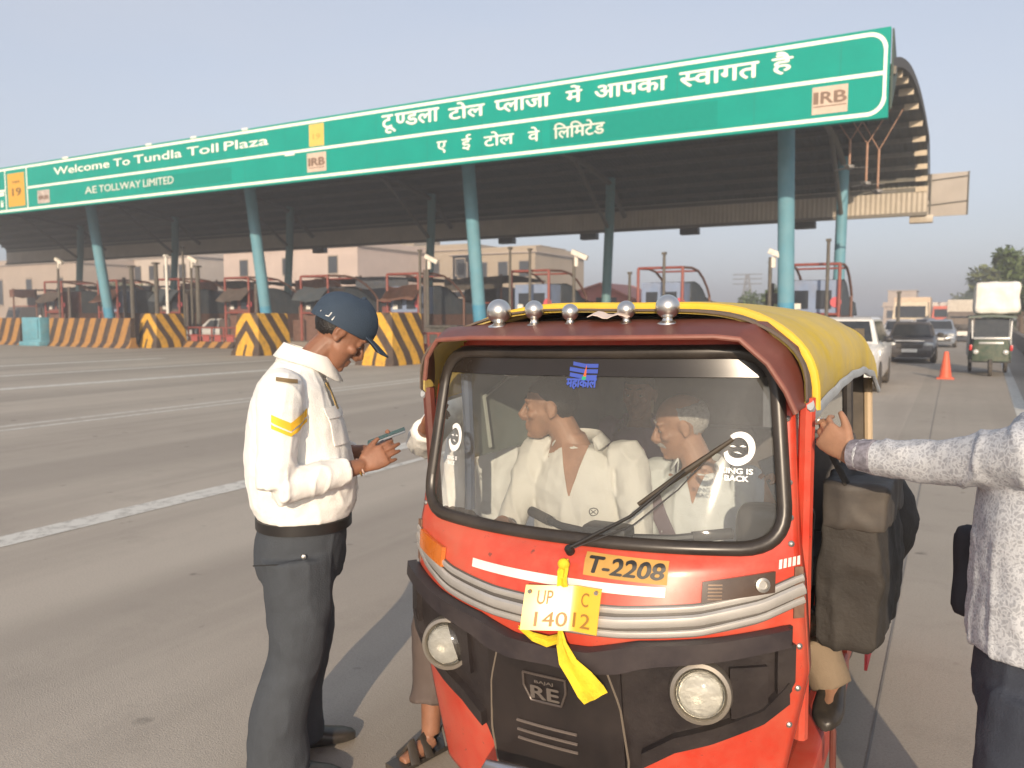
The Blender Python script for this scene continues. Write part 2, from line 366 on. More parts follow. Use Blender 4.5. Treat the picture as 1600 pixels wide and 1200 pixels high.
# windscreen glass: follows the body
gm=MB(); NX,NZ2=40,24
zz=[1.05+(1.585-1.05)*j/NZ2 for j in range(NZ2+1)]
def wshalf(z):
    xs=[p[0] for i,p in enumerate(WS) for q in [WS[(i+1)%len(WS)]] if (p[1]-z)*(q[1]-z)<=0]
    return max(xs) if xs else .4
gm.grid([[S2((-1+2*i/NX)*wshalf(z),z,-.006) for i in range(NX+1)] for z in zz])
ws=gm.build('windscreen',M_glass,auto)
ga=MB(); pts=[S2(x,z,.004) for x,z in WS]; n=len(pts); rings=[]
for i in range(n):
    t=(pts[(i+1)%n]-pts[i-1]).normalized(); nn=(S2(*WS[i],.02)-S2(*WS[i],0)).normalized(); bb=t.cross(nn)
    rings.append([pts[i]+nn*(.016*sin(a))+bb*(.021*cos(a)) for a in [2*pi*k/10 for k in range(10)]])
rings.append(rings[0]); ga.loft(rings,cap=False)
ga.build('windscreen_seal',mat('seal_rubber',(.022,.018,.016),.3,var=.2,dust=.25,dustcol=(.16,.13,.10)),auto)
# dark sun band printed along the top of the glass
bd=MB(); bd.grid([[S2((-1+2*i/NX)*wshalf(z)*.995,z,.001) for i in range(NX+1)] for z in [1.515,1.535,1.56,1.582]])
bd.build('windscreen_sun_band',mat('dark_film',(.022,.018,.015),.25),auto)
def strip(mb,xs,zt,zb,off=.01,nz=4,back=.008):
    P=[[S2(x,zb(x)+(zt(x)-zb(x))*j/nz,off) for j in range(nz+1)] for x in xs]
    B=[[S2(x,zb(x)+(zt(x)-zb(x))*j/nz,off-back) for j in range(nz+1)] for x in xs]
    A=[[mb.b.verts.new(p) for p in r] for r in P]; C=[[mb.b.verts.new(p) for p in r] for r in B]; ni,nj=len(A),len(A[0])
    for i in range(ni-1):
        for j in range(nj-1): mb.face((A[i][j],A[i][j+1],A[i+1][j+1],A[i+1][j])); mb.face((C[i][j],C[i+1][j],C[i+1][j+1],C[i][j+1]))
        mb.face((A[i][0],A[i+1][0],C[i+1][0],C[i][0])); mb.face((A[i][-1],C[i][-1],C[i+1][-1],A[i+1][-1]))
    for j in range(nj-1): mb.face((A[0][j],C[0][j],C[0][j+1],A[0][j+1])); mb.face((A[-1][j],A[-1][j+1],C[-1][j+1],C[-1][j]))
    return mb
def rngx(a,b,n=40): return [a+(b-a)*i/n for i in range(n+1)]
def fx(xs,ys): return lambda x: lerp(x,xs,ys)
def fa(xs,ys): return lambda x: lerp(abs(x),xs,ys)
# three chrome-grey rails
zc=fa([0,.2,.4,.55,.64],[.848,.852,.868,.90,.94])
for k,(dz,rr) in enumerate(((.031,.010),(0,.017),(-.031,.010))):
    tb=MB(); tb.tube([S2(x,zc(x)+dz,.006) for x in rngx(-.645,.645,60)],rr,8,flat=.6)
    tb.build('trim_rail',M_silver,auto)
bk=MB(); strip(bk,rngx(-.648,.648,60),lambda x:zc(x)+.044,lambda x:zc(x)-.044,.004,2,.003); bk.build('trim_backing',mat('trim_gap_dark',(.10,.09,.08),.5),auto)  # dark strip behind and between the rails
# black mask: base, brow, centre
zt=fa([0,.12,.25,.45,.60,.66],[.768,.772,.806,.822,.842,.85]); 
zb=fa([0,.17,.19,.22,.26,.33,.42,.54,.60,.64],[.16,.16,.20,.36,.45,.505,.535,.59,.64,.70])
def zbb(x): return zb(x)
bm_=MB(); strip(bm_,rngx(-.642,.615,90),zt,zbb,.016,14,.014); bm_.build('bumper_mask',M_mask,auto)
br=MB(); strip(br,rngx(-.65,.60,80),lambda x:zt(x)+.004,lambda x:zt(x)-lerp(abs(x),[0,.12,.2,.3,.6],[.05,.06,.07,.055,.045]),.045,4,.034); 
br.build('bumper_brow',mat('bumper_lip',(.030,.024,.027),.42,var=.2,dust=.4,dustcol=(.11,.085,.075)),auto)
for s in (-1,1):
    lo=MB(); strip(lo,[s*x for x in rngx(.25,.60,30)],fa([.25,.33,.42,.54,.60],[.49,.545,.575,.625,.70]),fa([.25,.33,.42,.54,.60],[.445,.50,.53,.585,.64]),.04,3,.03); lo.build('bumper_lower_lip',M_mask,auto)
    sd_=MB(); strip(sd_,[s*x for x in rngx(.575,.615,6)],fa([.5,.7],[.80,.80]),fa([.575,.615],[.62,.70]),.035,6,.025); sd_.build('bumper_side_lip',M_mask,auto)
cm=MB(); strip(cm,rngx(-.205,.205,24),fa([0,.205],[.765,.735]),lambda x:.16,.034,16,.02); cp=cm.build('grille_panel',mat('grille_plastic',(.013,.010,.010),.38,var=.25,scale=4,dust=.3,dustcol=(.07,.05,.04)),auto)
# seams of the panel
for s in (-1,1):
    sm_=MB(); sm_.tube([S2(s*lerp(z,[.3,.45,.62,.735],[.20,.215,.20,.165]),z,.033) for z in [.30+i*.435/14 for i in range(15)]],.0035,6); sm_.build('panel_seam',mat('seam_grey',(.16,.13,.10),.5),auto)
for z0 in (.512,.483,.455):
    vt=MB(); vt.tube([S2(x,z0,.037) for x in rngx(-.115,.075,16)],.0045,6); vt.build('grille_slat',mat('slat_grey',(.13,.105,.09),.4),auto)
# badge
def bx(x,z,h): return S2(x,z,.036+h)
bdg=MB(); bp=[(-.082,.675),(.050,.675),(.050,.635),(.034,.592),(-.060,.592),(-.082,.635)]
rr_=[]
for k in range(len(bp)): rr_.append(V((bp[k][0],0,bp[k][1])))
pl=rr_+[rr_[0]]; dense=[]
for i in range(len(pl)-1):
    for j in range(4): dense.append(pl[i].lerp(pl[i+1],j/4))
tb=[S2(p.x,p.z,.038) for p in dense]; bdg.tube(tb+[tb[0]],.004,6)
badge=bdg.build('badge',mat('badge_frame',(.10,.08,.07),.35,.3),auto)
bt=MB(); text_on(bt,['RE'],bx,(-.056,.028,.602,.643),.03,.006); text_on(bt,['BAJAJ'],bx,(-.042,.014,.650,.662),.02,.006)
bt.build('lettering',mat('badge_letters',(.17,.145,.125),.35,.4),badge)
# headlights: bucket ring, chromed bowl, glass lens with bulb
M_lens=bpy.data.materials.new('headlight_lens'); M_lens.use_nodes=True
_n=M_lens.node_tree; _n.nodes.clear(); _o=_n.nodes.new('ShaderNodeOutputMaterial'); _t=_n.nodes.new('ShaderNodeBsdfTransparent'); _g=_n.nodes.new('ShaderNodeBsdfGlossy'); _g.inputs['Roughness'].default_value=.08
_f=_n.nodes.new('ShaderNodeFresnel'); _f.inputs[0].default_value=1.6; _m=_n.nodes.new('ShaderNodeMixShader'); _t.inputs[0].default_value=(.97,.97,.95,1)
_d=_n.nodes.new('ShaderNodeBsdfDiffuse'); _d.inputs[0].default_value=(.75,.72,.62,1); _m0=_n.nodes.new('ShaderNodeMixShader'); _w=_n.nodes.new('ShaderNodeTexWave'); _w.inputs['Scale'].default_value=40; _w.inputs['Distortion'].default_value=2.5
_tc=_n.nodes.new('ShaderNodeTexCoord'); _n.links.new(_tc.outputs['Object'],_w.inputs['Vector']); _mr=_n.nodes.new('ShaderNodeMapRange'); _mr.inputs['To Min'].default_value=.0; _mr.inputs['To Max'].default_value=.035; _n.links.new(_w.outputs['Fac'],_mr.inputs['Value'])
_n.links.new(_mr.outputs[0],_m0.inputs[0]); _n.links.new(_t.outputs[0],_m0.inputs[1]); _n.links.new(_d.outputs[0],_m0.inputs[2])
_n.links.new(_f.outputs[0],_m.inputs[0]); _n.links.new(_m0.outputs[0],_m.inputs[1]); _n.links.new(_g.outputs[0],_m.inputs[2]); _n.links.new(_m.outputs[0],_o.inputs[0])
M_reflector=mat('reflector',(.93,.91,.84),.22,1,var=.12,bump=.10,bscale=45)
for s in (-1,1):
    c=S2(.402 if s>0 else -.388,.682 if s>0 else .672,.026); ax=V((s*.22,-1,.10)).normalized()
    K_=.80; ax=V((.26,-1,.14)).normalized(); sc_l=lambda pr:[(r_*K_,h_) for r_,h_ in pr]
    hl=MB(); hl.lathe(c,sc_l([(.104,-.03),(.106,.012),(.100,.030),(.088,.034),(.082,.024),(.082,-.01)]),ax,36); h=hl.build('headlight',mat('headlight_rim',(.30,.27,.23),.35,.6,dust=.3),auto)
    q=MB(); q.lathe(c,sc_l([(.084,.022),(.074,-.004),(.055,-.028),(.03,-.043),(.0,-.046)]),ax,36); q.build('reflector',M_reflector,h)
    q=MB(); q.ell(c+ax*-.02,(.013,.013,.013)); q.build('bulb',mat('bulb_glass',(.7,.7,.66),.1,.2),h)
    q=MB(); q.lathe(c,sc_l([(.087,.020),(.080,.032),(.06,.043),(.03,.049),(0,.051)]),ax,36); q.build('lens',M_lens,h)
    # square side of the lamp housing
    hp=MB(); strip(hp,[s*x for x in (rngx(.47,.555,8) if s>0 else rngx(.29,.40,8))],lambda x:.745,lambda x:.60,.030,5,.02); hp.build('lamp_housing',M_mask,auto)
# indicators
ind=MB(); strip(ind,rngx(.405,.575,12),fx([.405,.575],[.968,.992]),fx([.405,.575],[.914,.936]),.012,3,.012); it=ind.build('indicator',mat('indicator_housing',(.05,.028,.018),.3,var=.3,dust=.2,dustcol=(.2,.14,.1),coat=.5),auto)
it['label']='dark brown right-hand indicator without its orange lens'
q=MB(); q.lathe(S2(.545,.958,.013),[(.02,0),(.02,.006),(.013,.008),(.012,.002),(0,.002)],S2(.545,.958,.1)-S2(.545,.958,0),18); q.build('bulb_holder',M_steel,it)
q=MB()
for k in range(5): strip(q,rngx(.418+.0,.452,3),lambda x:.920+k*.009+.006,lambda x:.920+k*.009+.002,.015,1,.003)
q.build('reflector_ribs',mat('ind_ribs',(.2,.14,.1),.3,.5),it)
ind=MB(); strip(ind,rngx(-.60,-.44,12),fx([-.6,-.44],[.975,.955]),fx([-.6,-.44],[.915,.895]),.016,3,.014); it2=ind.build('indicator',mat('indicator_orange',(.62,.16,.015),.25,var=.15,coat=.6,dust=.15),auto)
it2['label']='orange lens indicator of the rickshaw'
# white reflective strip, fleet number plate, number plate
M_refl=mat('white_tape',(.80,.76,.70),.35,var=.1,dust=.25)
st=MB(); strip(st,rngx(-.30,.315,30),fx([-.3,.315],[.955,.950]),fx([-.3,.315],[.930,.924]),.004,2,.003); st.build('white_tape_strip',M_refl,auto)
tp=MB(); strip(tp,rngx(.088,.318,14),fx([.088,.318],[1.021,1.014]),fx([.088,.318],[.966,.956]),.008,3,.006); tpl=tp.build('fleet_number_plate',mat('ochre_plate',(.50,.27,.05),.55,var=.2,dust=.3,dustcol=(.4,.27,.12)),auto)
q=MB(); text_on(q,['T-2208'],lambda x,z,h:S2(x+.22*(z-.99),z-.03*(x-.2),.009+h),(.100,.308,.970,1.010),.032,.002); q.build('lettering',mat('black_letter',(.02,.018,.016),.5),tpl)
# the yellow number plate is bent and glossy: it catches the low sun
M_plate=mat('yellow_plate',(.80,.42,.01),.5,var=.06,coat=1.0,coatr=.30)
pn=V((.377,-.870,.318)).normalized(); pc=V((.052,-.300,.884)); pu=V((1,-.0,-.012)).normalized()
def plate(x,z,h):                                        # gently bent sheet, upper left leaning back into the sun
    y=.433*(x+.01)+.45*(x+.03)**2-.55*max(0,x-.03)+.366*z+.45*(z-.012)**2
    return pc+V((x,y-h,z))
pm=MB(); pm.grid([[plate(-.104+.208*i/14,-.058+.116*j/8,0) for j in range(9)] for i in range(15)],V((0,.003,0)))
npl=pm.build('number_plate',M_plate,auto,ang=60)
npl['label']='bent yellow number plate tied to the trim'
q=MB(); 
text_on(q,['UP'],plate,(-.068,-.028,.010,.046),.01,.0025); text_on(q,['C'],plate,(.048,.070,.008,.044),.01,.0025); text_on(q,['14012'],plate,(-.068,.080,-.047,-.009),.01,.0025)
q.build('lettering',mat('plate_letters',(.30,.15,.02),.5),npl)
for bx_,bz_ in ((.090,.048),(-.090,.042)):
    q=MB(); q.cyl(plate(bx_,bz_,-.002),plate(bx_,bz_,.006),.006); q.build('bolt',M_steel,npl)
# white sticker on the right cheek
q=MB()
for k in range(5): strip(q,rngx(.585+k*.0105,.592+k*.0105,1),fx([.58,.64],[1.018,1.03]),fx([.58,.64],[.995,1.007]),.004,1,.002)
q.build('white_sticker',M_refl,auto)
# post plates and bolts down the right-hand edge
for s in (-1,1):
    q=MB(); strip(q,[s*x for x in rngx(.622,.645,3)],lambda x:1.0,lambda x:.86,.006,4,.005); q.build('hinge_plate',mat('rust_plate',(.16,.09,.06),.6,var=.4,scale=20),auto)
    for z in (1.40,1.225,1.13,1.06,.78,.66,.55):
        q=MB(); p=S2(s*(Wd(z)-.018),z,.0); d=S2(s*(Wd(z)-.018),z,.1)-p; q.lathe(p,[(.009,0),(.009,.004),(.005,.008),(0,.009)],d,10); q.build('bolt',M_steel,auto)
# wiper
wp=MB(); A0=S2(.035,1.018,.02); A1=S2(.20,1.12,.04); A2=S2(.335,1.25,.035); wp.tube([A0,A1,A2],[.006,.005,.004],8); wp.lathe(S2(.035,1.018,.0),[(.014,0),(.014,.018),(.009,.026),(0,.027)],S2(.035,1.018,.1)-S2(.035,1.018,0),14)
wa=wp.build('wiper',mat('wiper_black',(.02,.018,.016),.4),auto)
q=MB(); B0=S2(.215,1.155,.018); B1=S2(.335,1.25,.022); B2=S2(.452,1.342,.014); q.tube([B0,B1,B2],[.006,.010,.006],8); q.build('blade',mat('wiper_rubber',(.05,.038,.025),.6,var=.3),wa)
q=MB(); q.tube([S2(.05,1.02,.02),S2(.21,1.10,.03),S2(.32,1.20,.025),S2(.40,1.30,.02)],.0022,6); q.build('rod',M_dark,wa)
# ---- stickers on the glass
M_white_st=mat('white_vinyl',(.80,.80,.78),.5,var=.05)
def gl(x,z,h=.0): return S2(x,z,.003+h)
def flat_poly(mb,pts,f=gl,h=.0):
    vs=[mb.b.verts.new(f(x,z,h)) for x,z in pts]; mb.face(vs)
def ring_pts(cx,cz,rx,rz,a0,a1,n=20): return [(cx+rx*cos(R(a0+(a1-a0)*i/n)),cz+rz*sin(R(a0+(a1-a0)*i/n))) for i in range(n+1)]
def face_sticker(cx,cz,sx,text):
    m=MB()
    o=ring_pts(cx,cz,.040*sx,.046,-100,130); i=ring_pts(cx-.004*sx,cz-.004,.027*sx,.034,-100,130)
    for k in range(len(o)-1): flat_poly(m,[o[k],o[k+1],i[k+1],i[k]])
    o=ring_pts(cx-.004*sx,cz-.012,.036*sx,.036,180,330); i=ring_pts(cx-.004*sx,cz-.006,.026*sx,.021,180,330)
    for k in range(len(o)-1): flat_poly(m,[o[k],o[k+1],i[k+1],i[k]])
    for ex in (-.018,.008): flat_poly(m,[(cx+(ex-.009)*sx,cz+.006),(cx+(ex+.0)*sx,cz+.009),(cx+(ex+.010)*sx,cz+.004),(cx+(ex+.0)*sx,cz+.003)])
    flat_poly(m,[(cx-.016*sx,cz-.010),(cx-.004*sx,cz-.009),(cx+.008*sx,cz-.016),(cx-.004*sx,cz-.014)])
    if text:
        text_on(m,['KING IS'],lambda x,z,h:gl(x,z-.06*(x-cx),h),(cx-.048,cx+.036,cz-.070,cz-.054),.04,.0005); text_on(m,['BACK'],lambda x,z,h:gl(x,z-.06*(x-cx),h),(cx-.034,cx+.026,cz-.090,cz-.074),.05,.0005)
    else:
        text_on(m,['KING IS'],gl,(cx-.03,cx+.02,cz-.075,cz-.062),.04,.0005); text_on(m,['BACK'],gl,(cx-.025,cx+.012,cz-.092,cz-.079),.05,.0005)
    return m.build('windscreen_sticker',M_white_st,auto,smooth=False)
face_sticker(.472,1.318,1.0,True)['label']='white face sticker reading KING IS BACK'
face_sticker(-.475,1.300,.8,False)['label']='white face sticker with lettering on the far corner of the glass'
m=MB()
for k,(z,wl,wr) in enumerate(((1.548,.040,.044),(1.531,.050,.044),(1.514,.048,.042))):
    P=[[gl(.006+x*(wl if x<0 else wr),z+.006*dz+.007*(-x if x<0 else 0)*1-.002,.0012) for x in [-1+i/8 for i in range(17)]] for dz in (-1,1)]
    m.grid(P)
text_on(m,['महाकाल'],lambda x,z,h:gl(x,z,h+.0008),(-.050,.048,1.474,1.507),.05,.0005)
blue=m.build('windscreen_sticker',mat('blue_vinyl',(.045,.085,.42),.45,var=.06),auto,smooth=False); blue['label']='blue forehead-stripes sticker at the top of the glass'
q=MB(); flat_poly(q,[(.002,1.506),(.014,1.506),(.012,1.55)],gl,.0022); q.build('tilak_mark',mat('orange_vinyl',(.55,.12,.03),.5),blue,smooth=False)
q=MB(); flat_poly(q,[(.0,1.503),(.013,1.503),(.014,1.513),(.001,1.513)],gl,.0026); q.build('green_mark',mat('green_vinyl',(.02,.35,.16),.5),blue,smooth=False)
# ---- brown visor over the windscreen
vf=[(-.575,1.50),(-.56,1.575),(-.505,1.636),(-.35,1.643),(0,1.640),(.42,1.640),(.485,1.632),(.555,1.565),(.60,1.49),(.625,1.43)]
vb=[(-.64,1.47),(-.625,1.60),(-.545,1.672),(-.36,1.685),(0,1.688),(.42,1.684),(.525,1.672),(.61,1.60),(.645,1.50),(.65,1.43)]
def poly_dense(p,k=6):
    o=[]
    for i in range(len(p)-1):
        for j in range(k): o.append((p[i][0]+(p[i+1][0]-p[i][0])*j/k,p[i][1]+(p[i+1][1]-p[i][1])*j/k))
    return o+[p[-1]]
F_,B_=poly_dense(vf),poly_dense(vb)
def vy(x): return -.135+.10*(abs(x)/.6)**2.2
rows=[]
for t in (0,.25,.5,.75,1):
    rows.append([V((f[0]*(1-t)+b[0]*t, vy(f[0])*(1-t)+.10*t, f[1]*(1-t)+b[1]*t+.012*sin(pi*t))) for f,b in zip(F_,B_)])
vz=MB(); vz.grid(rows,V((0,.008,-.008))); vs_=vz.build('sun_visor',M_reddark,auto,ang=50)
lip=MB(); lip.tube([V((f[0],vy(f[0]),f[1]-.006)) for f in F_],.008,8); lip.build('visor_lip',mat('visor_edge',(.21,.065,.045),.42,var=.25,dust=.3,dustcol=(.3,.2,.16)),auto)
hd=MB(); strip(hd,rngx(-.45,.45,40),fx([-.45,0,.45],[1.655,1.672,1.655]),fx([-.45,0,.45],[1.60,1.605,1.60]),.004,3,.02); hd.build('header_panel',M_red,auto)
ld=MB(); ld.grid([[V((x,y,1.672-.02*(abs(x)/.55)**3+.01*(y+.02)/.1)) for x in rngx(-.47,.47,20)] for y in (.02,.06,.11)],V((0,0,-.01))); ld.build('brow_ledge',M_red,auto)
# chrome ball knobs
for x,r_,h in ((-.305,.040,.092),(-.176,.0305,.084),(-.05,.0265,.070),(.134,.0275,.074),(.262,.0355,.088)):
    kb=MB(); kb.lathe((x,.0,1.668),[(.034*r_/.04+.004,0),(.032*r_/.04+.004,.005),(.02*r_/.04,.012),(.016*r_/.04,.02),(.018*r_/.04,.026)],(0,0,1),24); k_=kb.build('chrome_knob',M_chrome,auto)
    q=MB(); q.ell((x,.0,1.668+h-r_),(r_,r_,r_),n=32,m=20); q.build('ball',M_chrome,k_)
q=MB(); q.grid([[V((.02+.13*i/8,-.03+.05*j/3,1.696+.006*sin(i*1.3)+.004*j)) for j in range(4)] for i in range(9)],V((0,0,-.002))); q.build('torn_strip',mat('pale_tape',(.62,.52,.46),.6),auto)
# ---- canvas hood
Ys=[.04,.10,.18,.4,.7,1.0,1.3,1.6,1.9,2.15,2.3,2.36]
def hood(y,t,extra=0):                                  # t -1..1 around the arch
    lowR=lerp(y,[.04,.12,.5,.98,1.5,2.0,2.36],[1.46,1.415,1.445,1.465,1.46,1.41,1.30])
    top=lerp(y,[.04,.3,1.0,1.8,2.36],[1.722,1.742,1.752,1.735,1.68])
    a=t*pi/2; k=.62 if abs(t)<1 else .62
    x=.645*math.copysign(abs(sin(a))**.82,a); zz_=lowR+(top-lowR)*abs(cos(a))**.62
    x*=1+extra; sag=.026*noise.noise(V((t*2.0,y*1.9,1.7)))*cos(a)-.003*sin(y*15+2*noise.noise(V((y*3,0,0))))*abs(sin(a))
    return V((x,y,zz_+sag+extra*.1))
ts=[-1+2*i/36 for i in range(37)]
cv=MB(); cv.grid([[hood(y,t) for t in ts] for y in [.04+2.32*i/44 for i in range(45)]],lambda p:V((-p.x*.012,0,-.010)))
cvo=cv.build('canvas_hood',M_yellowcanvas,auto,ang=60)
bd2=MB(); bd2.grid([[hood(y,t,.004)+V((0,-.002,.001)) for t in ts] for y in (.028,.06,.115)],lambda p:V((-p.x*.008,0,-.006))); bd2.build('hood_front_band',mat('dark_canvas',(.10,.075,.06),.8,dust=.4,dustcol=(.2,.16,.12)),auto)
y2=MB(); y2.tube([hood(.125,t,.010)+V((0,0,.004)) for t in ts],.016,8,flat=.7); y2.build('hood_piping',mat('yellow_piping',(.74,.47,.02),.6,var=.1,dust=.2),auto)
for s in (-1,1):
    q=MB(); q.tube([hood(y,s)+V((s*.006,0,-.010)) for y in [.05+2.30*i/40 for i in range(41)]],.017,8,flat=.6); q.build('hood_side_trim',M_grey,auto)
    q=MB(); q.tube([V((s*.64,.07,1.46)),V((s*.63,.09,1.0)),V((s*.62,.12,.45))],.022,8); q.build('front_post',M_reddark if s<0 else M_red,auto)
    q=MB(); q.tube([V((s*.63,1.12,1.46)),V((s*.635,1.14,1.0)),V((s*.635,1.16,.4))],.020,8); q.build('middle_post',M_black,auto)
    q=MB(); q.tube([V((s*.60,2.33,1.36)),V((s*.61,2.33,.9))],.022,8); q.build('rear_post',mat('cream_post',(.50,.38,.24),.6,dust=.3),auto)
    q=MB(); q.grid([[V((s*(.64-.02*(z-.3)),y,z)) for z in (.26,.5,.75,.86,.9)] for y in (1.15,1.4,1.6,1.9,2.15,2.34)],V((-s*.02,0,0))); q.build('rear_side_panel',M_red,auto)
    q=MB(); q.tube([V((s*.69,1.22,.80)),V((s*.70,1.5,.82)),V((s*.70,2.25,.80)),V((s*.70,2.33,.6)),V((s*.69,2.25,.48)),V((s*.69,1.3,.48)),V((s*.69,1.22,.6)),V((s*.69,1.22,.80))],.012,8); q.build('side_guard_rail',mat('guard_rail',(.20,.16,.15),.5,dust=.3),auto)
    # rear wheel with fender
    wc=V((s*.53,1.85,.20)); q=MB(); q.lathe(wc,[(.11,-.05),(.17,-.06),(.20,-.045),(.205,0),(.20,.045),(.17,.06),(.11,.05)],(1,0,0),28); wh=q.build('rear_wheel',M_tyre,auto)
    q=MB(); q.lathe(wc,[(.115,-.045),(.115,.045),(.09,.035),(.05,.03),(.045,.06),(0,.06)],(s,0,0),24); q.build('rim',M_steel,wh)
    q=MB(); q.grid([[wc+V((xo,.25*cos(a),.25*sin(a))) for xo in (-.09,0,.09)] for a in [R(5+170*i/14) for i in range(15)]],V((0,0,-.012))); q.build('rear_mudguard',M_red,auto)
    q=MB(); q.box((s*.60,.62,.30),(.10,1.02,.05),bev=.012); q.box((s*.635,.62,.26),(.03,1.02,.12),bev=.01); q.build('footboard_step',M_red,auto)
q=MB(); q.tube([V((.66,.32,.47)),V((.69,.30,.40)),V((.69,.30,.28))],.01,8); q.build('step_bracket',M_reddark,auto)
q=MB(); q.box((0,1.2,.30),(1.16,2.2,.05)); q.build('floor_pan',M_dark,auto)
q=MB(); q.grid([[V((x,2.34-.0*x,z)) for z in (.25,.6,.95)] for x in (-.62,-.3,0,.3,.62)],V((0,-.03,0))); q.build('tail_panel',M_red,auto)
q=MB(); q.grid([[V((x,2.33,z)) for z in (.95,1.02)] for x in (-.6,0,.6)],V((0,.01,0))); q.grid([[V((x,2.33,z)) for z in (1.30,1.45,1.62)] for x in (-.58,0,.58)],V((0,.01,0)))
for xa,xb in ((-.6,.06),(.48,.6)): q.grid([[V((x,2.33,z)) for z in (1.02,1.30)] for x in (xa,xb)],V((0,.01,0)))
q.build('rear_curtain',mat('rear_canvas',(.08,.07,.06),.85,dust=.3),auto)
q=MB(); q.grid([[V((x,2.335,z)) for z in (1.02,1.30)] for x in (.06,.48)]); q.build('rear_window_film',glassy('clear_film',(.70,.73,.74),.35,.2),auto)
q=MB(); q.grid([[V((-.615+.012*sin(y*14),y,z)) for z in (.88,1.1,1.3,1.46)] for y in [1.16+1.15*i/14 for i in range(15)]],V((.006,0,0))); q.build('side_curtain',mat('side_canvas',(.10,.115,.115),.85,var=.2,dust=.3),auto)
q=MB(); q.grid([[hood(y,t)*1+V((-hood(y,t).x*.04,0,-.03)) for t in ts[2:-2]] for y in (.25,.8,1.4,2.0,2.3)],V((0,0,.004))); q.build('hood_lining',mat('hood_lining_dark',(.035,.033,.030),.85,var=.2),auto)
q=MB(); q.grid([[V((-.598-.01*sin(3*y+z),y,z)) for z in (1.17,1.3,1.42,1.52)] for y in (.27,.4,.55,.7,.84)],V((-.008,0,0))); sc2=q.build('side_screen',mat('screen_grey_green',(.20,.235,.215),.45,var=.15,dust=.3),auto)
q=MB(); q.tube([V((-.585,.36,1.40)),V((-.585,.60,1.48))],.008,6); q.tube([V((-.585,.36,1.40)),V((-.585,.40,1.20))],.008,6); q.build('rib',mat('screen_rib',(.36,.38,.34),.5),sc2)
# interior
M_seat=mat('seat_vinyl',(.045,.042,.045),.5,var=.15,dust=.2)
q=MB(); q.box((-.05,.86,.50),(.98,.42,.14),bev=.04); q.box((-.05,1.08,.74),(.98,.08,.40),bev=.03); q.build('driver_seat',M_seat,auto)
q=MB(); q.box((0,1.85,.50),(1.14,.5,.16),bev=.05); q.box((0,2.14,.82),(1.14,.12,.55),bev=.05); q.build('passenger_seat',M_seat,auto)
q=MB(); q.grid([[S(x,z,-.06-.10*t) for x in rngx(-.6,.6,16)] for t,z in ((0,1.02),(1,.98),(1.2,.8))],V((0,.012,0))); q.build('dashboard',M_black,auto)
q=MB(); q.tube([V((-.36,.32,.98)),V((-.20,.22,.97)),V((0,.19,.96)),V((.20,.22,.97)),V((.36,.32,.98))],.014,8); q.tube([V((0,.19,.96)),V((0,.08,.5))],.03,8); q.box((0,.17,.96),(.16,.10,.10),bev=.02); hb=q.build('handlebar',M_dark,auto)
for s in (-1,1):
    q=MB(); q.tube([V((s*.26,.255,.974)),V((s*.37,.328,.981))],.019,10); q.build('grip',M_rubber,hb)
q=MB(); q.tube([V((-.55,.18,1.50)),V((-.555,.2,1.2)),V((-.56,.2,1.0))],.02,8); q.build('inner_post',mat('blue_grey_post',(.10,.13,.20),.5),auto)
q=MB(); q.ell((-.34,.14,1.53),(.045,.02,.035)); q.tube([V((-.34,.15,1.53)),V((-.34,.10,1.60))],.006,6); q.build('inner_mirror',mat('mirror_back',(.16,.15,.14),.3),auto)
# front wheel, fork and mudguard
wc=V((0,-.02,.20)); q=MB(); q.lathe(wc,[(.11,-.05),(.17,-.06),(.20,-.045),(.205,0),(.20,.045),(.17,.06),(.11,.05)],(1,0,0),32); wh=q.build('front_wheel',M_tyre,auto)
q=MB(); q.lathe(wc,[(.115,-.045),(.115,.045),(.05,.03),(.045,.06),(0,.06)],(1,0,0),24); q.build('rim',M_steel,wh)
q=MB(); q.grid([[wc+V((xo,-.245*cos(a),.245*sin(a)+.012*(1-abs(xo)/.085))) for xo in (-.085,-.06,0,.06,.085)] for a in [R(-25+170*i/16) for i in range(17)]],V((0,.0,-.01))); q.build('front_mudguard',M_black,auto)
q=MB(); q.tube([V((-.235,-.17,.20)),V((-.225,-.30,.32)),V((-.17,-.345,.395)),V((-.06,-.35,.405)),V((.06,-.35,.405)),V((.17,-.345,.395)),V((.225,-.30,.32)),V((.235,-.17,.20))],.016,10); q.build('crash_guard',mat('guard_chrome',(.42,.43,.47),.3,.85,dust=.3),auto)
# yellow cloth tied at the plate
M_cloth=mat('yellow_cloth',(.72,.52,.02),.8,var=.15,scale=20,bump=.3,bscale=120)
rb=thing('ribbon','yellow cloth strip knotted behind the number plate, its end fluttering over the badge','ribbon',(AX,AY,0))
def ribbon(pts,name):
    m=MB(); m.grid([[V(p)+V(wv)*(k-2)*.5+V((0,-.006*sin(k*2.2+i*.7),0)) for k in range(5)] for i,(p,wv) in enumerate(pts)],V((0,.002,0))); return m.build(name,M_cloth,rb)
ribbon([((.02,-.25,1.01),(.010,0,.004)),((.022,-.27,.985),(.016,0,.004)),((.026,-.285,.965),(.012,0,0)),((.03,-.292,.945),(.014,0,0))],'upper_end')
q=MB(); q.ell((.020,-.262,1.0),(.018,.014,.016)); q.build('knot',M_cloth,rb)
ribbon([((.028,-.30,.83),(.006,0,.003)),((.040,-.315,.79),(.014,0,.006)),((.062,-.32,.745),(.024,0,.010)),((.10,-.325,.715),(.031,0,.016)),((.132,-.325,.678),(.036,0,.023)),((.146,-.322,.66),(.034,0,.025))],'fluttering_end')
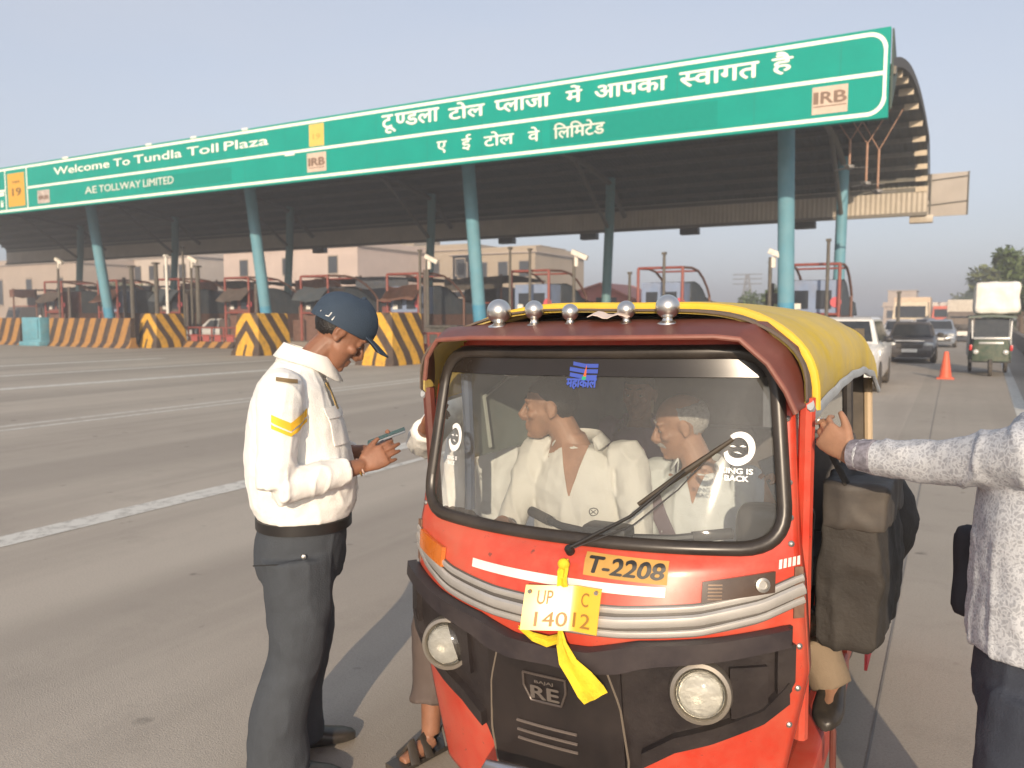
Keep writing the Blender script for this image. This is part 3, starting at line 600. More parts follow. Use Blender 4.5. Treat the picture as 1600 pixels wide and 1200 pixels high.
ribbon([((-.11,-.288,.800),(0,0,.006)),((-.06,-.297,.785),(0,0,.012)),((-.01,-.302,.782),(0,0,.014)),((.03,-.303,.80),(0,0,.012))],'loop')
# ================================================================ toll plaza
M_teal=mat('sign_green',(.0,.27,.215),.6,var=.07,scale=.8,spec=.12)
M_signwhite=mat('sign_white',(.80,.80,.70),.5,var=.05)
M_signback=mat('sign_edge',(.03,.10,.075),.6)
SY=25.5; SX0,SX1=-66.0,-1.88; SZ0,SZ1=7.33,9.84
sign=thing('overhead_sign','long green overhead sign board with white Hindi and English lettering along the toll canopy front','sign',(0,SY,SZ0))
def XS(x): return atY(x,299-.134*x,SY).x
def sg(x,z,h=0): return V((x,-.02-h,z-SZ0))
q=MB(); q.box(((SX0+SX1)/2,.10,(SZ1-SZ0)/2),(SX1-SX0,.24,SZ1-SZ0)); q.build('board',M_teal,sign,smooth=False)
def ln(mb,x0,z0,x1,z1,wd,h=.006):
    d=V((x1-x0,0,z1-z0)).normalized(); nn=V((-d.z,0,d.x))*wd/2; a=sg(x0,z0,h); b=sg(x1,z1,h); mb.face([mb.b.verts.new(p) for p in (a-nn,b-nn,b+nn,a+nn)])
X1=XS(1383); X42=XS(43); X9=XS(9.5); zt,zm_,zb_=9.70,8.585,7.47; wd=.115; rad=.45
q=MB(); ln(q,SX0+.3,zt,X1-rad,zt,wd); ln(q,SX0+.3,zb_,X1-rad,zb_,wd); ln(q,X1,zt-rad,X1,zb_+rad,wd*.8)
for cx,cz,a0 in ((X1-rad,zt-rad,0),(X1-rad,zb_+rad,-90)):
    o=[sg(cx+(rad+wd/2)*cos(R(a0+9*i)),cz+(rad+wd/2)*sin(R(a0+9*i)),.006) for i in range(11)]; i_=[sg(cx+(rad-wd/2)*cos(R(a0+9*i)),cz+(rad-wd/2)*sin(R(a0+9*i)),.006) for i in range(11)]
    q.grid([o,i_])
ln(q,X42,zm_,X1-.05,zm_,wd,.008); ln(q,X42,zt-.05,X42,zb_+.05,wd*.8,.008); ln(q,X9,zt-.05,X9,zb_+.05,wd*.8,.008); ln(q,SX0+.3,zm_,X9,zm_,wd,.008)
q.build('border',M_signwhite,sign,smooth=False)
def words(name,items,mtl,bold=.02,parent=sign):
    m=MB()
    for pcs,x0,x1,z0,z1 in items: text_on(m,pcs,sg,(XS(x0),XS(x1),z0,z1),bold,.012)
    return m.build(name,mtl,parent,smooth=False)
H=lambda c,f:('half',c,f)
words('lettering',[(['टू',H('ण',.66),'डला'],598,686,8.80,9.52),(['टोल'],702,757,8.97,9.58),(['प्लाजा'] if False else [H('प',.64),'लाजा'],774,859,8.97,9.44),(['में'],885,909,8.98,9.56),(['आपका'],930,1041,8.97,9.42),([H('स',.69),'वागत'],1062,1184,8.95,9.44),(['है'],1206,1237,8.93,9.60)],M_signwhite,.022)
words('lettering',[(['ए'],683,698,7.80,8.25),(['ई'],722,736,7.80,8.38),(['टोल'],757,803,7.84,8.36),(['वे'],826,843,7.84,8.34)],M_signwhite,.015)
words('lettering',[(['िलिमटेड'],866,945,7.82,8.36)],mat('sign_grey_white',(.60,.62,.54),.6,var=.15,scale=12),.02)
words('lettering',[(['Welcome'],86,172,9.03,9.42),(['To'],179,204,9.03,9.40),(['Tundla'],211,285,9.03,9.42),(['Toll'],294,342,9.03,9.42),(['Plaza'],352,420,9.03,9.42)],M_signwhite,.012)
words('lettering',[(['AE'],133,151,7.88,8.23),(['TOLLWAY'],155,220,7.88,8.23),(['LIMITED'],224,271,7.88,8.23)],mat('sign_grey_white',(.60,.62,.54),.6),.012)
def patch(name,x0,x1,z0,z1,mtl,h=.004):
    m=MB(); a,b=XS(x0),XS(x1); m.grid([[sg(a,z0,h),sg(a,z1,h)],[sg(b,z0,h),sg(b,z1,h)]],V((0,.003,0))); return m.build(name,mtl,sign,smooth=False)
M_over=mat('patch_green',(.0,.235,.185),.6,var=.04,spec=.12)
patch('paint_patch',860,1122,7.62,8.42,M_over); patch('paint_patch',226,362,7.68,8.30,M_over)
M_nh=mat('nh_yellow',(.62,.33,.03),.5,var=.06); M_nh2=mat('nh_yellow_pale',(.66,.46,.10),.5,var=.06)
p=patch('route_plate',13,39,7.66,9.45,M_nh); words('lettering',[(['19'],20,33,8.22,8.66),(['NH'],21,31,8.9,9.05)],mat('nh_text',(.16,.09,.02),.6),.02,p)
p=patch('route_plate',484,507,8.70,9.60,M_nh2); words('lettering',[(['19'],490,501,8.98,9.20)],mat('nh_faint',(.42,.26,.05),.6),.0,p)
M_logo=mat('logo_plate',(.55,.43,.34),.6,var=.12,scale=3); M_lt=mat('logo_text',(.19,.12,.08),.6)
p=patch('logo_plate',1270,1326,7.63,8.42,M_logo,.009)
m=MB(); text_on(m,['I'],sg,(XS(1272),XS(1279),7.92,8.27),0,.016); text_on(m,['R'],sg,(XS(1284),XS(1302),7.92,8.27),.03,.016); text_on(m,['B'],sg,(XS(1305),XS(1323),7.92,8.27),.03,.016); ln(m,XS(1272),7.85,XS(1324),7.85,.03,.013); m.build('lettering',M_lt,p,smooth=False)
p=patch('logo_plate',480,510,7.66,8.44,M_logo,.009); m=MB(); text_on(m,['IRB'],sg,(XS(483),XS(507),7.90,8.24),.05,.016); ln(m,XS(483),7.83,XS(507),7.83,.03,.013); m.build('lettering',M_lt,p,smooth=False)
p=patch('logo_plate',58.5,77.5,7.66,8.36,mat('logo_plate_worn',(.42,.36,.32),.6,var=.3,scale=4),.009); m=MB(); text_on(m,['IRB'],sg,(XS(61),XS(75),7.86,8.08),.05,.016); m.build('lettering',M_lt,p,smooth=False)
m=MB(); text_on(m,['i'],sg,(XS(1),XS(5),7.7,8.05),0,.012); ln(m,XS(-20),8.4,XS(7),8.4,.2,.012); m.build('lettering',M_signwhite,sign,smooth=False)
m=MB()
for k in range(26): ln(m,SX1-1.3-2.44*k,SZ0+.02,SX1-1.3-2.44*k,SZ1-.02,.018,.003)
m.build('panel_joint',mat('joint_green',(.0,.19,.15),.6),sign,smooth=False)
m=MB()
for x in (452,): ln(m,XS(446),8.50,XS(461),8.50,.10,.016)
for x in (100,230,300,380): ln(m,XS(x),9.84,XS(x+9),9.84,.09,.016)
m.build('peeling_tape',M_signwhite,sign,smooth=False)
# ---- canopy
can=thing('toll_canopy','huge dark arched metal canopy on blue columns spanning the toll lanes','canopy',(0,26,0))
M_roof=mat('roof_sheet',(.075,.085,.075),.7,var=.2,scale=.7,dust=.3,dustcol=(.10,.085,.07),bump=.0)
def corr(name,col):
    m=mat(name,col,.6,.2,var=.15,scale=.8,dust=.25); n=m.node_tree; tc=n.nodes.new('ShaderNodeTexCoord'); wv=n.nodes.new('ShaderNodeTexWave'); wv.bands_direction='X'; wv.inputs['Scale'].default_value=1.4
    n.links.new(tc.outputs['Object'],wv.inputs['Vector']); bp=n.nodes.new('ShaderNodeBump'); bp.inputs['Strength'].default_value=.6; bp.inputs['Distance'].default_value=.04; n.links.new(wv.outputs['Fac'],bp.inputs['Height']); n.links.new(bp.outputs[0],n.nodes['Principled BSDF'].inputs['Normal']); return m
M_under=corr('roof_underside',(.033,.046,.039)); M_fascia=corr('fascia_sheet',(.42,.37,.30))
PR=[(-.2,8.75),(2.0,9.35),(5,9.85),(8.5,9.95),(12,9.6),(14.5,9.05),(16.2,8.35),(16.9,7.6),(17.0,6.45)]
def prof(k=5):
    o=[]
    for i in range(len(PR)-1):
        for j in range(k):
            t=j/k; p0=PR[max(i-1,0)]; p1=PR[i]; p2=PR[i+1]; p3=PR[min(i+2,len(PR)-1)]
            o.append(tuple(.5*((2*p1[c])+(-p0[c]+p2[c])*t+(2*p0[c]-5*p1[c]+4*p2[c]-p3[c])*t*t+(-p0[c]+3*p1[c]-3*p2[c]+p3[c])*t**3) for c in (0,1)))
    return o+[PR[-1]]
PP=prof(); CX0=-78.0
def cx1(y): return -1.85+.55*min(1,y/14)
rf=[p for p in PP]
def lerpX(y,t): return CX0+(cx1(y)-CX0)*t
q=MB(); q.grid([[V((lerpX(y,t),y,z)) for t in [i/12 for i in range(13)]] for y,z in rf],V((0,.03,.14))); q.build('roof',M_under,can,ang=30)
q=MB(); q.grid([[V((x,16.80,z)) for z in (6.42,7.2,7.9)] for x in [CX0+(cx1(16)-CX0)*i/20 for i in range(21)]],V((0,.06,0))); q.build('rear_fascia',M_fascia,can,smooth=False)
q=MB(); q.box(((CX0+cx1(16))/2,16.72,6.50),(cx1(16)-CX0,.12,.16)); q.box(((CX0+cx1(16))/2,-.1,8.72),(cx1(0)-CX0-.3,.16,.22)); q.build('edge_beam',mat('edge_steel',(.14,.13,.11),.6,.2,dust=.3),can,smooth=False)
# purlins along the roof, their pale ends showing at the open gable
M_purl=mat('purlin_steel',(.10,.10,.085),.6,.2,dust=.3); M_end=mat('purlin_end',(.50,.42,.31),.6,dust=.2)
for i in range(4,len(rf)-2,3):
    y,z=rf[i]; q=MB(); q.box(((CX0+cx1(y))/2,y,z-.12),(cx1(y)-CX0-.1,.09,.20)); pu_=q.build('purlin',M_purl,can,smooth=False)
    q=MB(); q.box((cx1(y)-.28,y-.02,z-.13),(.50,.13,.23)); q.build('purlin_end',M_end,pu_,smooth=False)
q=MB(); q.grid([[V((cx1(y)+.02,y,z+.0)),V((cx1(y)+.02,y,z+.30))] for y,z in rf[:-3]],V((.04,0,0))); q.build('gable_flashing',mat('gable_dark',(.05,.045,.04),.7),can)
q=MB(); q.prism([V((SX1+.03,-.38,9.82)),V((SX1+.03,-.38,7.6)),V((SX1+.03,1.5,9.0)),V((SX1+.03,.9,9.35))],V((.05,0,0))); q.build('sign_return',mat('return_dark',(.045,.07,.055),.7),can,smooth=False)
M_col=mat('column_blue',(.12,.30,.38),.55,var=.10,scale=1.2,dust=.25,dustcol=(.30,.38,.38),spec=.3)
M_colb=mat('column_base_blue',(.05,.27,.42),.5,var=.12,scale=1.5,dust=.2)
cols=[]
for k in range(6):
    x=-5.45-13.3*k; xr=-4.74-11.57*k
    q=MB(); q.tube([V((x,4.88,1.2)),V((x,3.9,8.14)),V((x,3.68,9.7))],[.30,.29,.285],20); c_=q.build('front_column',M_col,can)
    q=MB(); q.tube([V((x,5.05,0)),V((x,4.88,1.2)),V((x,4.74,2.2))],[.312,.31,.305],20); q.build('painted_foot',M_colb,c_)
    x=xr; q=MB(); q.tube([V((x,13.6,0)),V((x,14.2,6.8)),V((x,14.3,9.0))],.25,16); q.build('rear_column',mat('rear_column_blue',(.12,.27,.30),.55,var=.12,dust=.25) if k else M_col,can)
    q=MB(); q.tube([V((x,-.05,8.5)),V((x,6,9.35)),V((x,11,9.2)),V((x,14.2,8.7)),V((x,16.4,7.2))],.14,8); q.tube([V((x,.55,4.9)) if False else V((x,13.9,6.4)),V((x,9.5,9.3))],.10,8); q.build('rafter',M_purl,can)
for px_ in (505,795,922,1077,1255,1433):
    x=XY(px_,43.3); q=MB(); q.box((x,17.1,6.28),(1.0,.5,.36),bev=.03); fl=q.build('flood_lamp',mat('lamp_box',(.035,.035,.03),.5) if px_<1400 else mat('lamp_box_painted_lit',(.4,.34,.26),.4),can)  # end lamp box painted paler: its lit look is in the colour
for px_,py0,py1,Y in ((1327,220,262,33),(1353,225,288,34),(1371,235,300,34.5)):
    a=atY(px_,py1,Y); b=atY(px_,py0,Y); t=thing('ceiling_fan',{1327:'short-rod ceiling fan, left of the three under the canopy edge',1353:'middle one of three long-rod fans hung under the canopy edge',1371:'lowest-hanging fan of three nearest the open canopy end'}[px_],'fan',a,0,'fans hung under the canopy')
    q=MB(); q.cyl((0,0,.1),(0,0,b.z-a.z),.045); q.tube([V((0,0,b.z-a.z)),V((-.8,.0,9.6-a.z))],.02,6); q.tube([V((0,0,b.z-a.z)),V((.8,.0,9.6-a.z))],.02,6); q.build('rod',mat('rod_rust',(.36,.20,.13),.6,dust=.2),t)
    q=MB(); q.lathe((0,0,0),[(.05,.12),(.17,.08),(.18,-.02),(.06,-.08),(0,-.08)]); q.build('motor',mat('fan_grey',(.20,.19,.18),.5),t)
    for k in range(3):
        a_=k*2*pi/3+.4; q=MB(); q.box((cos(a_)*.42,sin(a_)*.42,0),(.55,.12,.012),rot=Matrix.Rotation(a_,4,'Z')@Matrix.Rotation(.2,4,'X')); q.build('blade',mat('fan_grey',(.20,.19,.18),.5),t,smooth=False)
# panel standing out beside the rear fascia
t=thing('side_hoarding','pale sheet hoarding on struts sticking out beyond the canopy end','hoarding',(0,43.3,6.3))
q=MB(); q.box((-.52,0,1.1),(1.75,.05,2.0)); q.build('sheet',mat('hoarding_sheet',(.36,.32,.28),.6,dust=.2,scale=1),t,smooth=False)
q=MB()
for z in (.75,1.9): q.tube([V((-3.0,-.06,z-.25)),V((.32,-.06,z))],.03,6)
q.tube([V((-1.2,-.07,.2)),V((-1.2,-.07,2.1))],.03,6); q.tube([V((.36,-.06,.1)),V((.36,-.06,2.1))],.03,6); q.build('strut',M_purl,t)
# ---- striped concrete blocks at the lane heads
def stripe_mat(name,ya,bl,w_,l_,per=.80,slope=.75,corner=True):
    m=bpy.data.materials.new(name); m.use_nodes=True; n=m.node_tree; b=n.nodes['Principled BSDF']; L=n.links; b.inputs['Roughness'].default_value=.7
    tc=n.nodes.new('ShaderNodeTexCoord'); sp=n.nodes.new('ShaderNodeSeparateXYZ'); L.new(tc.outputs['Object'],sp.inputs[0])
    def mth(op,a,bv=None):
        x=n.nodes.new('ShaderNodeMath'); x.operation=op
        for i,v in ((0,a),(1,bv)):
            if v is None: continue
            if isinstance(v,(int,float)): x.inputs[i].default_value=v
            else: L.new(v,x.inputs[i])
        return x.outputs[0]
    z=mth('MAXIMUM',sp.outputs['Z'],.42 if corner else -9)
    s_=mth('SUBTRACT',w_/2,sp.outputs['X']) if corner else sp.outputs['X']
    if corner:
        s_=mth('ABSOLUTE',mth('SUBTRACT',mth('ADD',mth('MAXIMUM',s_,0),0),w_*.45)); yy=mth('MAXIMUM',mth('ADD',sp.outputs['Y'],l_/2),0); s_=mth('ADD',s_,yy)
    vv=mth('ADD',mth('MULTIPLY',s_,1.0),mth('MULTIPLY',z,slope)); fr=mth('FRACT',mth('DIVIDE',vv,per))
    st=mth('GREATER_THAN',fr,.48)
    nz=n.nodes.new('ShaderNodeTexNoise'); nz.inputs['Scale'].default_value=5; nz.inputs['Detail'].default_value=8; nz.inputs['Roughness'].default_value=.7; L.new(tc.outputs['Object'],nz.inputs['Vector'])
    mr=n.nodes.new('ShaderNodeMapRange'); mr.inputs['From Min'].default_value=.45; mr.inputs['From Max'].default_value=.75; mr.inputs['To Max'].default_value=.7; L.new(nz.outputs['Fac'],mr.inputs['Value'])
    x=n.nodes.new('ShaderNodeMix'); x.data_type='RGBA'; x.inputs[6].default_value=(*bl,1); x.inputs[7].default_value=(*ya,1); L.new(st,x.inputs['Factor'])
    y=n.nodes.new('ShaderNodeMix'); y.data_type='RGBA'; L.new(mr.outputs[0],y.inputs['Factor']); L.new(x.outputs[2],y.inputs[6]); y.inputs[7].default_value=(.16,.10,.05,1); L.new(y.outputs[2],b.inputs['Base Color']); return m
BW,BL=1.35,1.9
M_str=stripe_mat('striped_block',(.66,.36,.03),(.055,.035,.025),BW,BL)
def block_mesh():
    m=MB(); rings=[]
    for z,e in ((0,.16),(.14,.14),(.40,.03),(1.75,-.05),(1.80,-.09)):
        hw_,hl_=BW/2+e,BL/2+e; rings.append([V((x,y,z)) for x,y in ((-hw_+.12,-hl_),(hw_-.12,-hl_),(hw_,-hl_+.12),(hw_,hl_),(-hw_,hl_),(-hw_,-hl_+.12))])
    return m.loft(rings)
bk0=block_mesh().build('crash_block',M_str,ang=30)
for i,(px_,py_,lb,sc_) in enumerate(((597,570,'yellow and black striped concrete block right behind the cap of the man with the phone',1),(395,555,'yellow and black striped concrete block behind the back of the man in the white shirt',1),(240,543,'yellow and black chevron block beside the low striped wall',1))):
    o=bk0 if i==0 else bk0.copy()
    if i: COL.objects.link(o)
    p=atZ(px_,py_); o.location=(p.x,p.y+BL/2-.4,0); o.scale=(sc_,1,1); tag(o,lb,'barrier block','striped blocks at the lane heads')
M_str2=stripe_mat('striped_wall',(.40,.20,.05),(.05,.035,.028),1,1,.95,-.45,False)
def low_wall(x0,x1,Y,h,label,mtl,name='low_wall'):
    q=MB(); L_=x1-x0
    for_=[[V((x,y,z)) for y,z in ((-.32,0),(-.16,.25),(-.12,h),(.12,h),(.16,.25),(.32,0))] for x in (-L_/2,L_/2)]
    q.loft(for_); o=q.build(name,mtl,loc=((x0+x1)/2,Y,0),smooth=False); return tag(o,label,'barrier','low barriers along the toll lanes')
low_wall(XY(80,26.6),XY(207,26.6),26.6,1.56,'low striped wall running left from the chevron block',M_str2)
low_wall(XY(-90,26.6),XY(34,26.6),26.6,1.56,'low striped wall to the left of the blue block',M_str2)
q=MB(); q.box((0,0,.80),(1.75,.7,1.6),bev=.04); q.box((0,-.38,.95),(1.45,.06,1.1),bev=.02); q.box((0,-.05,.12),(1.95,.9,.24),bev=.03)
tag(q.build('blue_block',mat('blue_paint',(.10,.33,.42),.55,var=.18,scale=2,dust=.3),loc=(XY(57,26.4),26.4,0)),'blue painted block between two low striped walls','barrier')
M_pipe=mat('red_pipe',(.25,.045,.035),.5,var=.2,dust=.25); M_pipeb=mat('rust_pipe',(.16,.07,.05),.6,var=.25,dust=.25)
def rail(x0,x1,Y,label,h=1.05):
    t=thing('steel_railing',label,'railing',((x0+x1)/2,Y,0),0,'red railings beside the lanes'); L_=x1-x0
    q=MB()
    for z in (.25,.62,h): q.tube([V((-L_/2,0,z)),V((L_/2,0,z))],.04,6)
    q.build('rails',M_pipe,t)
    for k in range(6):
        q=MB(); q.tube([V((-L_/2+L_*k/5,0,0)),V((-L_/2+L_*k/5,0,h))],.05,6); q.build('post',M_pipe,t)
    q=MB()
    for k in range(5): q.box((-L_/2+L_*(k+.5)/5,0,.45),(L_/5*.55,.03,.45))
    q.build('panels',mat('red_sheet',(.36,.06,.06),.6,var=.2,dust=.3),t,smooth=False)
rail(XY(653,24),XY(735,24),24,'red steel railing between the striped block and the rickshaw roof')
rail(XY(276,29.6),XY(368,29.6),29.6,'red steel railing in front of the parked silver car')
low_wall(XY(276,29.2),XY(368,29.2),29.2,.32,'knee-high striped kerb in front of the red railing',M_str2,'striped_kerb')
# ---- toll booths on their islands
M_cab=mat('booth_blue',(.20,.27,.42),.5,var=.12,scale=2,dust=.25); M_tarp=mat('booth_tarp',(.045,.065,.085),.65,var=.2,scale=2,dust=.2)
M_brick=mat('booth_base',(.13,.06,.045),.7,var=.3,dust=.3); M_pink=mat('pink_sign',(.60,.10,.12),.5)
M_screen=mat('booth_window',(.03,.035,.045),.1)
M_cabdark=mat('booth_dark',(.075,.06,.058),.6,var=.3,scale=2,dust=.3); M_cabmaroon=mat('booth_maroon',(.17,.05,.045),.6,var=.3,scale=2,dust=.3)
def booth(x,Y,label,zs=1,style=0):
    t=thing('toll_booth',label,'toll booth',(x,Y,0),0,'toll booths on the lane islands')
    q=MB(); q.box((-.95,2.2,.16),(2.3,7.0,.32),bev=.03); q.build('island',mat('island_kerb',(.22,.19,.16),.8,var=.2),t)
    q=MB(); q.box((-.95,3.0,1.02),(1.75,5.6,1.42)); q.build('lower_wall',M_brick,t,smooth=False)
    q=MB(); q.box((-.95,.75,2.38),(1.7,1.3,1.30)); cb=q.build('cabin',[M_cab,M_cabdark,M_cabmaroon,M_cab][style],t,smooth=False)
    q=MB(); q.box((-.55,.085,2.30),(.55,.03,.7)); q.box((-1.35,.085,2.30),(.5,.03,.7)); q.build('window',M_screen,cb,smooth=False)
    if style:
        q=MB(); q.grid([[V((xx,y,z+.06*sin(xx*3+style))) for y,z in ((.10,3.05),(-.5,2.75-.1*style),(-.75,2.35))] for xx in (-1.95,-1.4,-.9,-.4,.1)],V((0,.02,.02))); q.build('front_awning',[M_tarp,M_tarp,M_cabdark,mat('awning_rust',(.16,.07,.05),.8,var=.3,dust=.3)][style],t)
        q=MB(); q.tube([V((.1,.4,.3)),V((.1,.4,2.3+.5*style))],.11,8); q.build('thick_post',M_cabdark,t)
        q=MB(); q.box((-2.5,1.2,.75),(1.0,1.6,1.3),bev=.05); q.box((-2.55,1.0,1.75),(.7,.5,.7),bev=.05); q.build('generator_box',[M_tarp,M_brick,M_cabdark,M_cabmaroon][style],t)
    q=MB(); q.lathe((-.12,.08,2.2),[(.2,0),(.2,-.02),(0,-.02)],(0,1,0),20); q.build('round_sign',M_pink,cb)
    q=MB(); q.box((-1.5,.06,2.05),(.28,.03,.22)); q.build('notice',M_white,cb,smooth=False)
    q=MB(); P=[(1.35,3.10),(1.9,3.12),(2.6,3.02),(3.2,2.80),(3.7,2.5),(4.6,2.35),(6.2,2.25),(7.0,1.75)]
    q.grid([[V((xx,y,z)) for xx in (-1.85,-.95,-.05)] for y,z in P],V((0,-.05,-.05))); q.prism([V((-.05,1.35,1.7))]+[V((-.05,y,z)) for y,z in P],V((-.03,0,0))); q.build('tarpaulin_shade',M_tarp,t)
    A=[(0,.3),(0,3.62)]; arch=[(0,3.62),(1.3,3.66),(2.2,3.58),(3.0,3.3),(3.7,2.9),(4.1,2.55)]
    for s,xx in ((0,-1.9),(1,0)):
        q=MB(); q.tube([V((xx,-.05,.3)),V((xx,-.05,3.62))],.065,8); q.build('front_post',M_pipe,t)
        q=MB(); q.tube([V((xx,y,z)) for y,z in arch],.055,8); q.tube([V((xx,4.1,2.55)),V((xx,4.1,.3))],.055,8); q.build('arch_pipe',M_pipeb,t)
    for y_,z_,r_ in ((-.05,3.62,.055),(2.2,3.58,.04),(-.05,1.75,.05)):
        q=MB(); q.tube([V((-1.9,y_,z_)),V((0,y_,z_))],r_,8); q.build('cross_pipe',M_pipe,t)
    t.scale=(1,1,zs); return t
bl=['toll booth with blue cabin nearest the open right end of the canopy','blue toll booth with arched pipe frame, second from the right end','blue toll booth third from the right, beside the pink hut','toll booth with red posts just left of the third front column','toll booth behind the blue cap of the man with the phone','toll booth behind the second column from the left','toll booth behind the tall white pole at the left','toll booth beside the leftmost front column','toll booth partly cut by the left edge of the picture']
for k in range(9):
    Y=32.0+.25*(k>3); x=XY((1310,1066,858,655,545,440,330,190,60)[k],Y) if k<4 else XY((655,655,655,655)[0],Y)-5.85*(k-3)
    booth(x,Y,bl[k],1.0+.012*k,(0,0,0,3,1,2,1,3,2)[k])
def lane_shade(x,Y,h,mtl,label,ry=0):  # sheets added over the lanes to darken the band of booths
    t=thing('added_shade_sheet',label,'added shade roof',(x,Y,0),0,'sheet shades added to darken the toll lanes')
    q=MB(); q.grid([[V((xx,y,h-.05*abs(y-2)+.10*noise.noise(V((xx*.7,y*.7,x)))+ry*xx)) for y in (-.2,1,2.2,3.6,5)] for xx in (-1.9,-1,0,1,1.9)],V((0,0,-.06))); q.grid([[V((xx,-.22,z+.06*sin(xx*4+x)+ry*xx)) for z in (h-.75,h-.4,h-.1)] for xx in (-1.9,-1,0,1,1.9)],V((0,.04,0))); q.build('sheet',mtl,t)
    for sx in (-1.7,1.7):
        q=MB(); q.tube([V((sx,0,0)),V((sx,0,h+ry*sx))],.07,6); q.build('post',M_pipeb,t)
    q=MB(); q.tube([V((-1.8,-.05,h-1.5)),V((1.8,-.05,h-1.5))],.04,6); q.build('cross_pipe',M_pipe,t)
M_sh=[mat('shade_navy',(.045,.06,.085),.7,var=.25,dust=.25),mat('shade_rust',(.15,.055,.04),.75,var=.35,scale=3,dust=.3),mat('shade_dark',(.045,.042,.04),.75,var=.3,dust=.25)]
for k,(px_,Y_,h_,m_,lb) in enumerate(((742,38,3.9,2,'added dark sheet shade over the lane right of the third front column'),(600,37,4.0,0,'added navy sheet shade over the lane right of the blue cap'),(500,39,4.1,1,'added rusty sheet shade over the lane behind the blue cap'),(385,38,4.0,2,'added dark sheet shade over the lane left of the second front column'),(315,40,4.2,1,'added rusty sheet shade over the lane of the parked silver car'),(215,39,4.0,0,'added navy sheet shade over the lane right of the leftmost front column'),(115,40,4.1,2,'added dark sheet shade over the lane left of the leftmost front column'),(40,40,4.0,1,'added rusty sheet shade at the far left under the canopy'))):
    lane_shade(XY(px_,Y_),Y_,h_,M_sh[m_],lb,.03*(-1)**k)
# posts with cameras, thin poles
def cam_pole(px_,py_top,Y,label,arm=1):
    p=atY(px_,py_top,Y); t=thing('camera_pole',label,'camera pole',(p.x,Y,0),0,'camera poles on the islands')
    q=MB(); q.tube([V((0,0,0)),V((0,0,p.z))],.07,8); q.build('pole',mat('pole_dark',(.07,.065,.055),.6,dust=.3),t)
    q=MB(); q.box((.30,-.1,p.z+.08),(.75,.20,.20),rot=Matrix.Rotation(R(24),4,'Y'),bev=.02); q.box((.12,-.02,p.z-.18),(.14,.1,.4)); q.build('camera_housing',mat('camera_white',(.75,.70,.62),.5),t)
    return t
for a in ((1204,402,30.5,'white camera pole just left of the right-hand front column'),(897,402,30.5,'white camera pole against the sky above the pink hut'),(668,408,31,'white camera pole left of the third front column'),(298,408,31,'white camera pole under the left part of the canopy, right of the thin white pole'),(90,410,31,'white camera pole at the far left under the canopy')): cam_pole(*a)
def pole(px_,py_top,Y,label,r=.07,mtl=None):
    p=atY(px_,py_top,Y); q=MB(); q.tube([V((0,0,0)),V((0,0,p.z))],[r,r*.85],8); q.box((0,0,.1),(.3,.3,.2)); q.box((0,0,p.z-.05),(r*2.4,r*2.4,.1)); o=q.build('thin_pole',mtl or mat('pole_dark',(.07,.065,.055),.6),loc=(p.x,Y,0)); return tag(o,label,'pole','thin poles on the toll islands')
pole(1295,373,31.0,'tall dark thin pole in front of the rightmost toll booth')
pole(1038,394,31.0,'dark thin pole in front of the second toll booth from the right')
pole(828,388,31.0,'thinner pole, right one of two beside the pink hut'); pole(797,386,31.0,'thin pole, left one of two beside the pink hut')
pole(656,390,31.0,'thin pole beside the camera left of the third column'); pole(259,398,30,'thin white pole rising behind the chevron block',.09,M_white); pole(285,385,31.5,'dark thin pole right of the white one'); pole(205,415,31,'thick dark post right of the leftmost column',.14); pole(243,410,31,'thick dark post behind the chevron block',.14); pole(308,415,31,'thick dark post in front of the left camera pole',.14)
pole(984,425,33,'short thin pole beside the second booth'); pole(1405,455,44,'lone dark pole by the road behind the black car',.09)
# matrix sign gantry right
p=atY(1235,466,33); t=thing('lane_display','black lane display board on short posts by the right-hand column','display board',(p.x,33,0))
q=MB(); q.box((-.45,0,p.z),(1.0,.14,.42),bev=.02); q.box((.85,0,p.z-.05),(1.1,.14,.5),bev=.02); q.build('screen_box',M_black,t)
for xx in (-.7,.6):
    q=MB(); q.tube([V((xx,.05,0)),V((xx,.05,p.z+.6))],.06,8); q.build('post',M_black,t)
q=MB(); q.box((.1,0,.95),(.55,.4,1.3)); q.build('blue_cabinet',mat('cabinet_blue',(.05,.28,.45),.5),t,smooth=False)
# drums, bollards and clutter between the lanes
def kiosk(px_,Y,wd_,h_,col,name,label,cat):
    p=XY(px_,Y); q=MB(); q.box((0,0,h_*.5),(wd_,.9,h_),bev=.03); q.box((0,0,h_+.05),(wd_*1.2,1.1,.10),bev=.02); q.box((0,-.47,h_*.62),(wd_*.6,.04,h_*.35),bev=.01)
    return tag(q.build(name,mat('kiosk_'+name+str(int(px_)),col,.6,var=.2,dust=.3),loc=(p,Y,0)),label,cat)
kiosk(600,29.5,1.0,1.35,(.02,.22,.09),'green_cabinet','green cabinet showing just right of the blue cap','cabinet')
kiosk(700,27.5,1.3,1.2,(.05,.05,.045),'dark_cabinet','dark cabinet behind the red railing','cabinet')
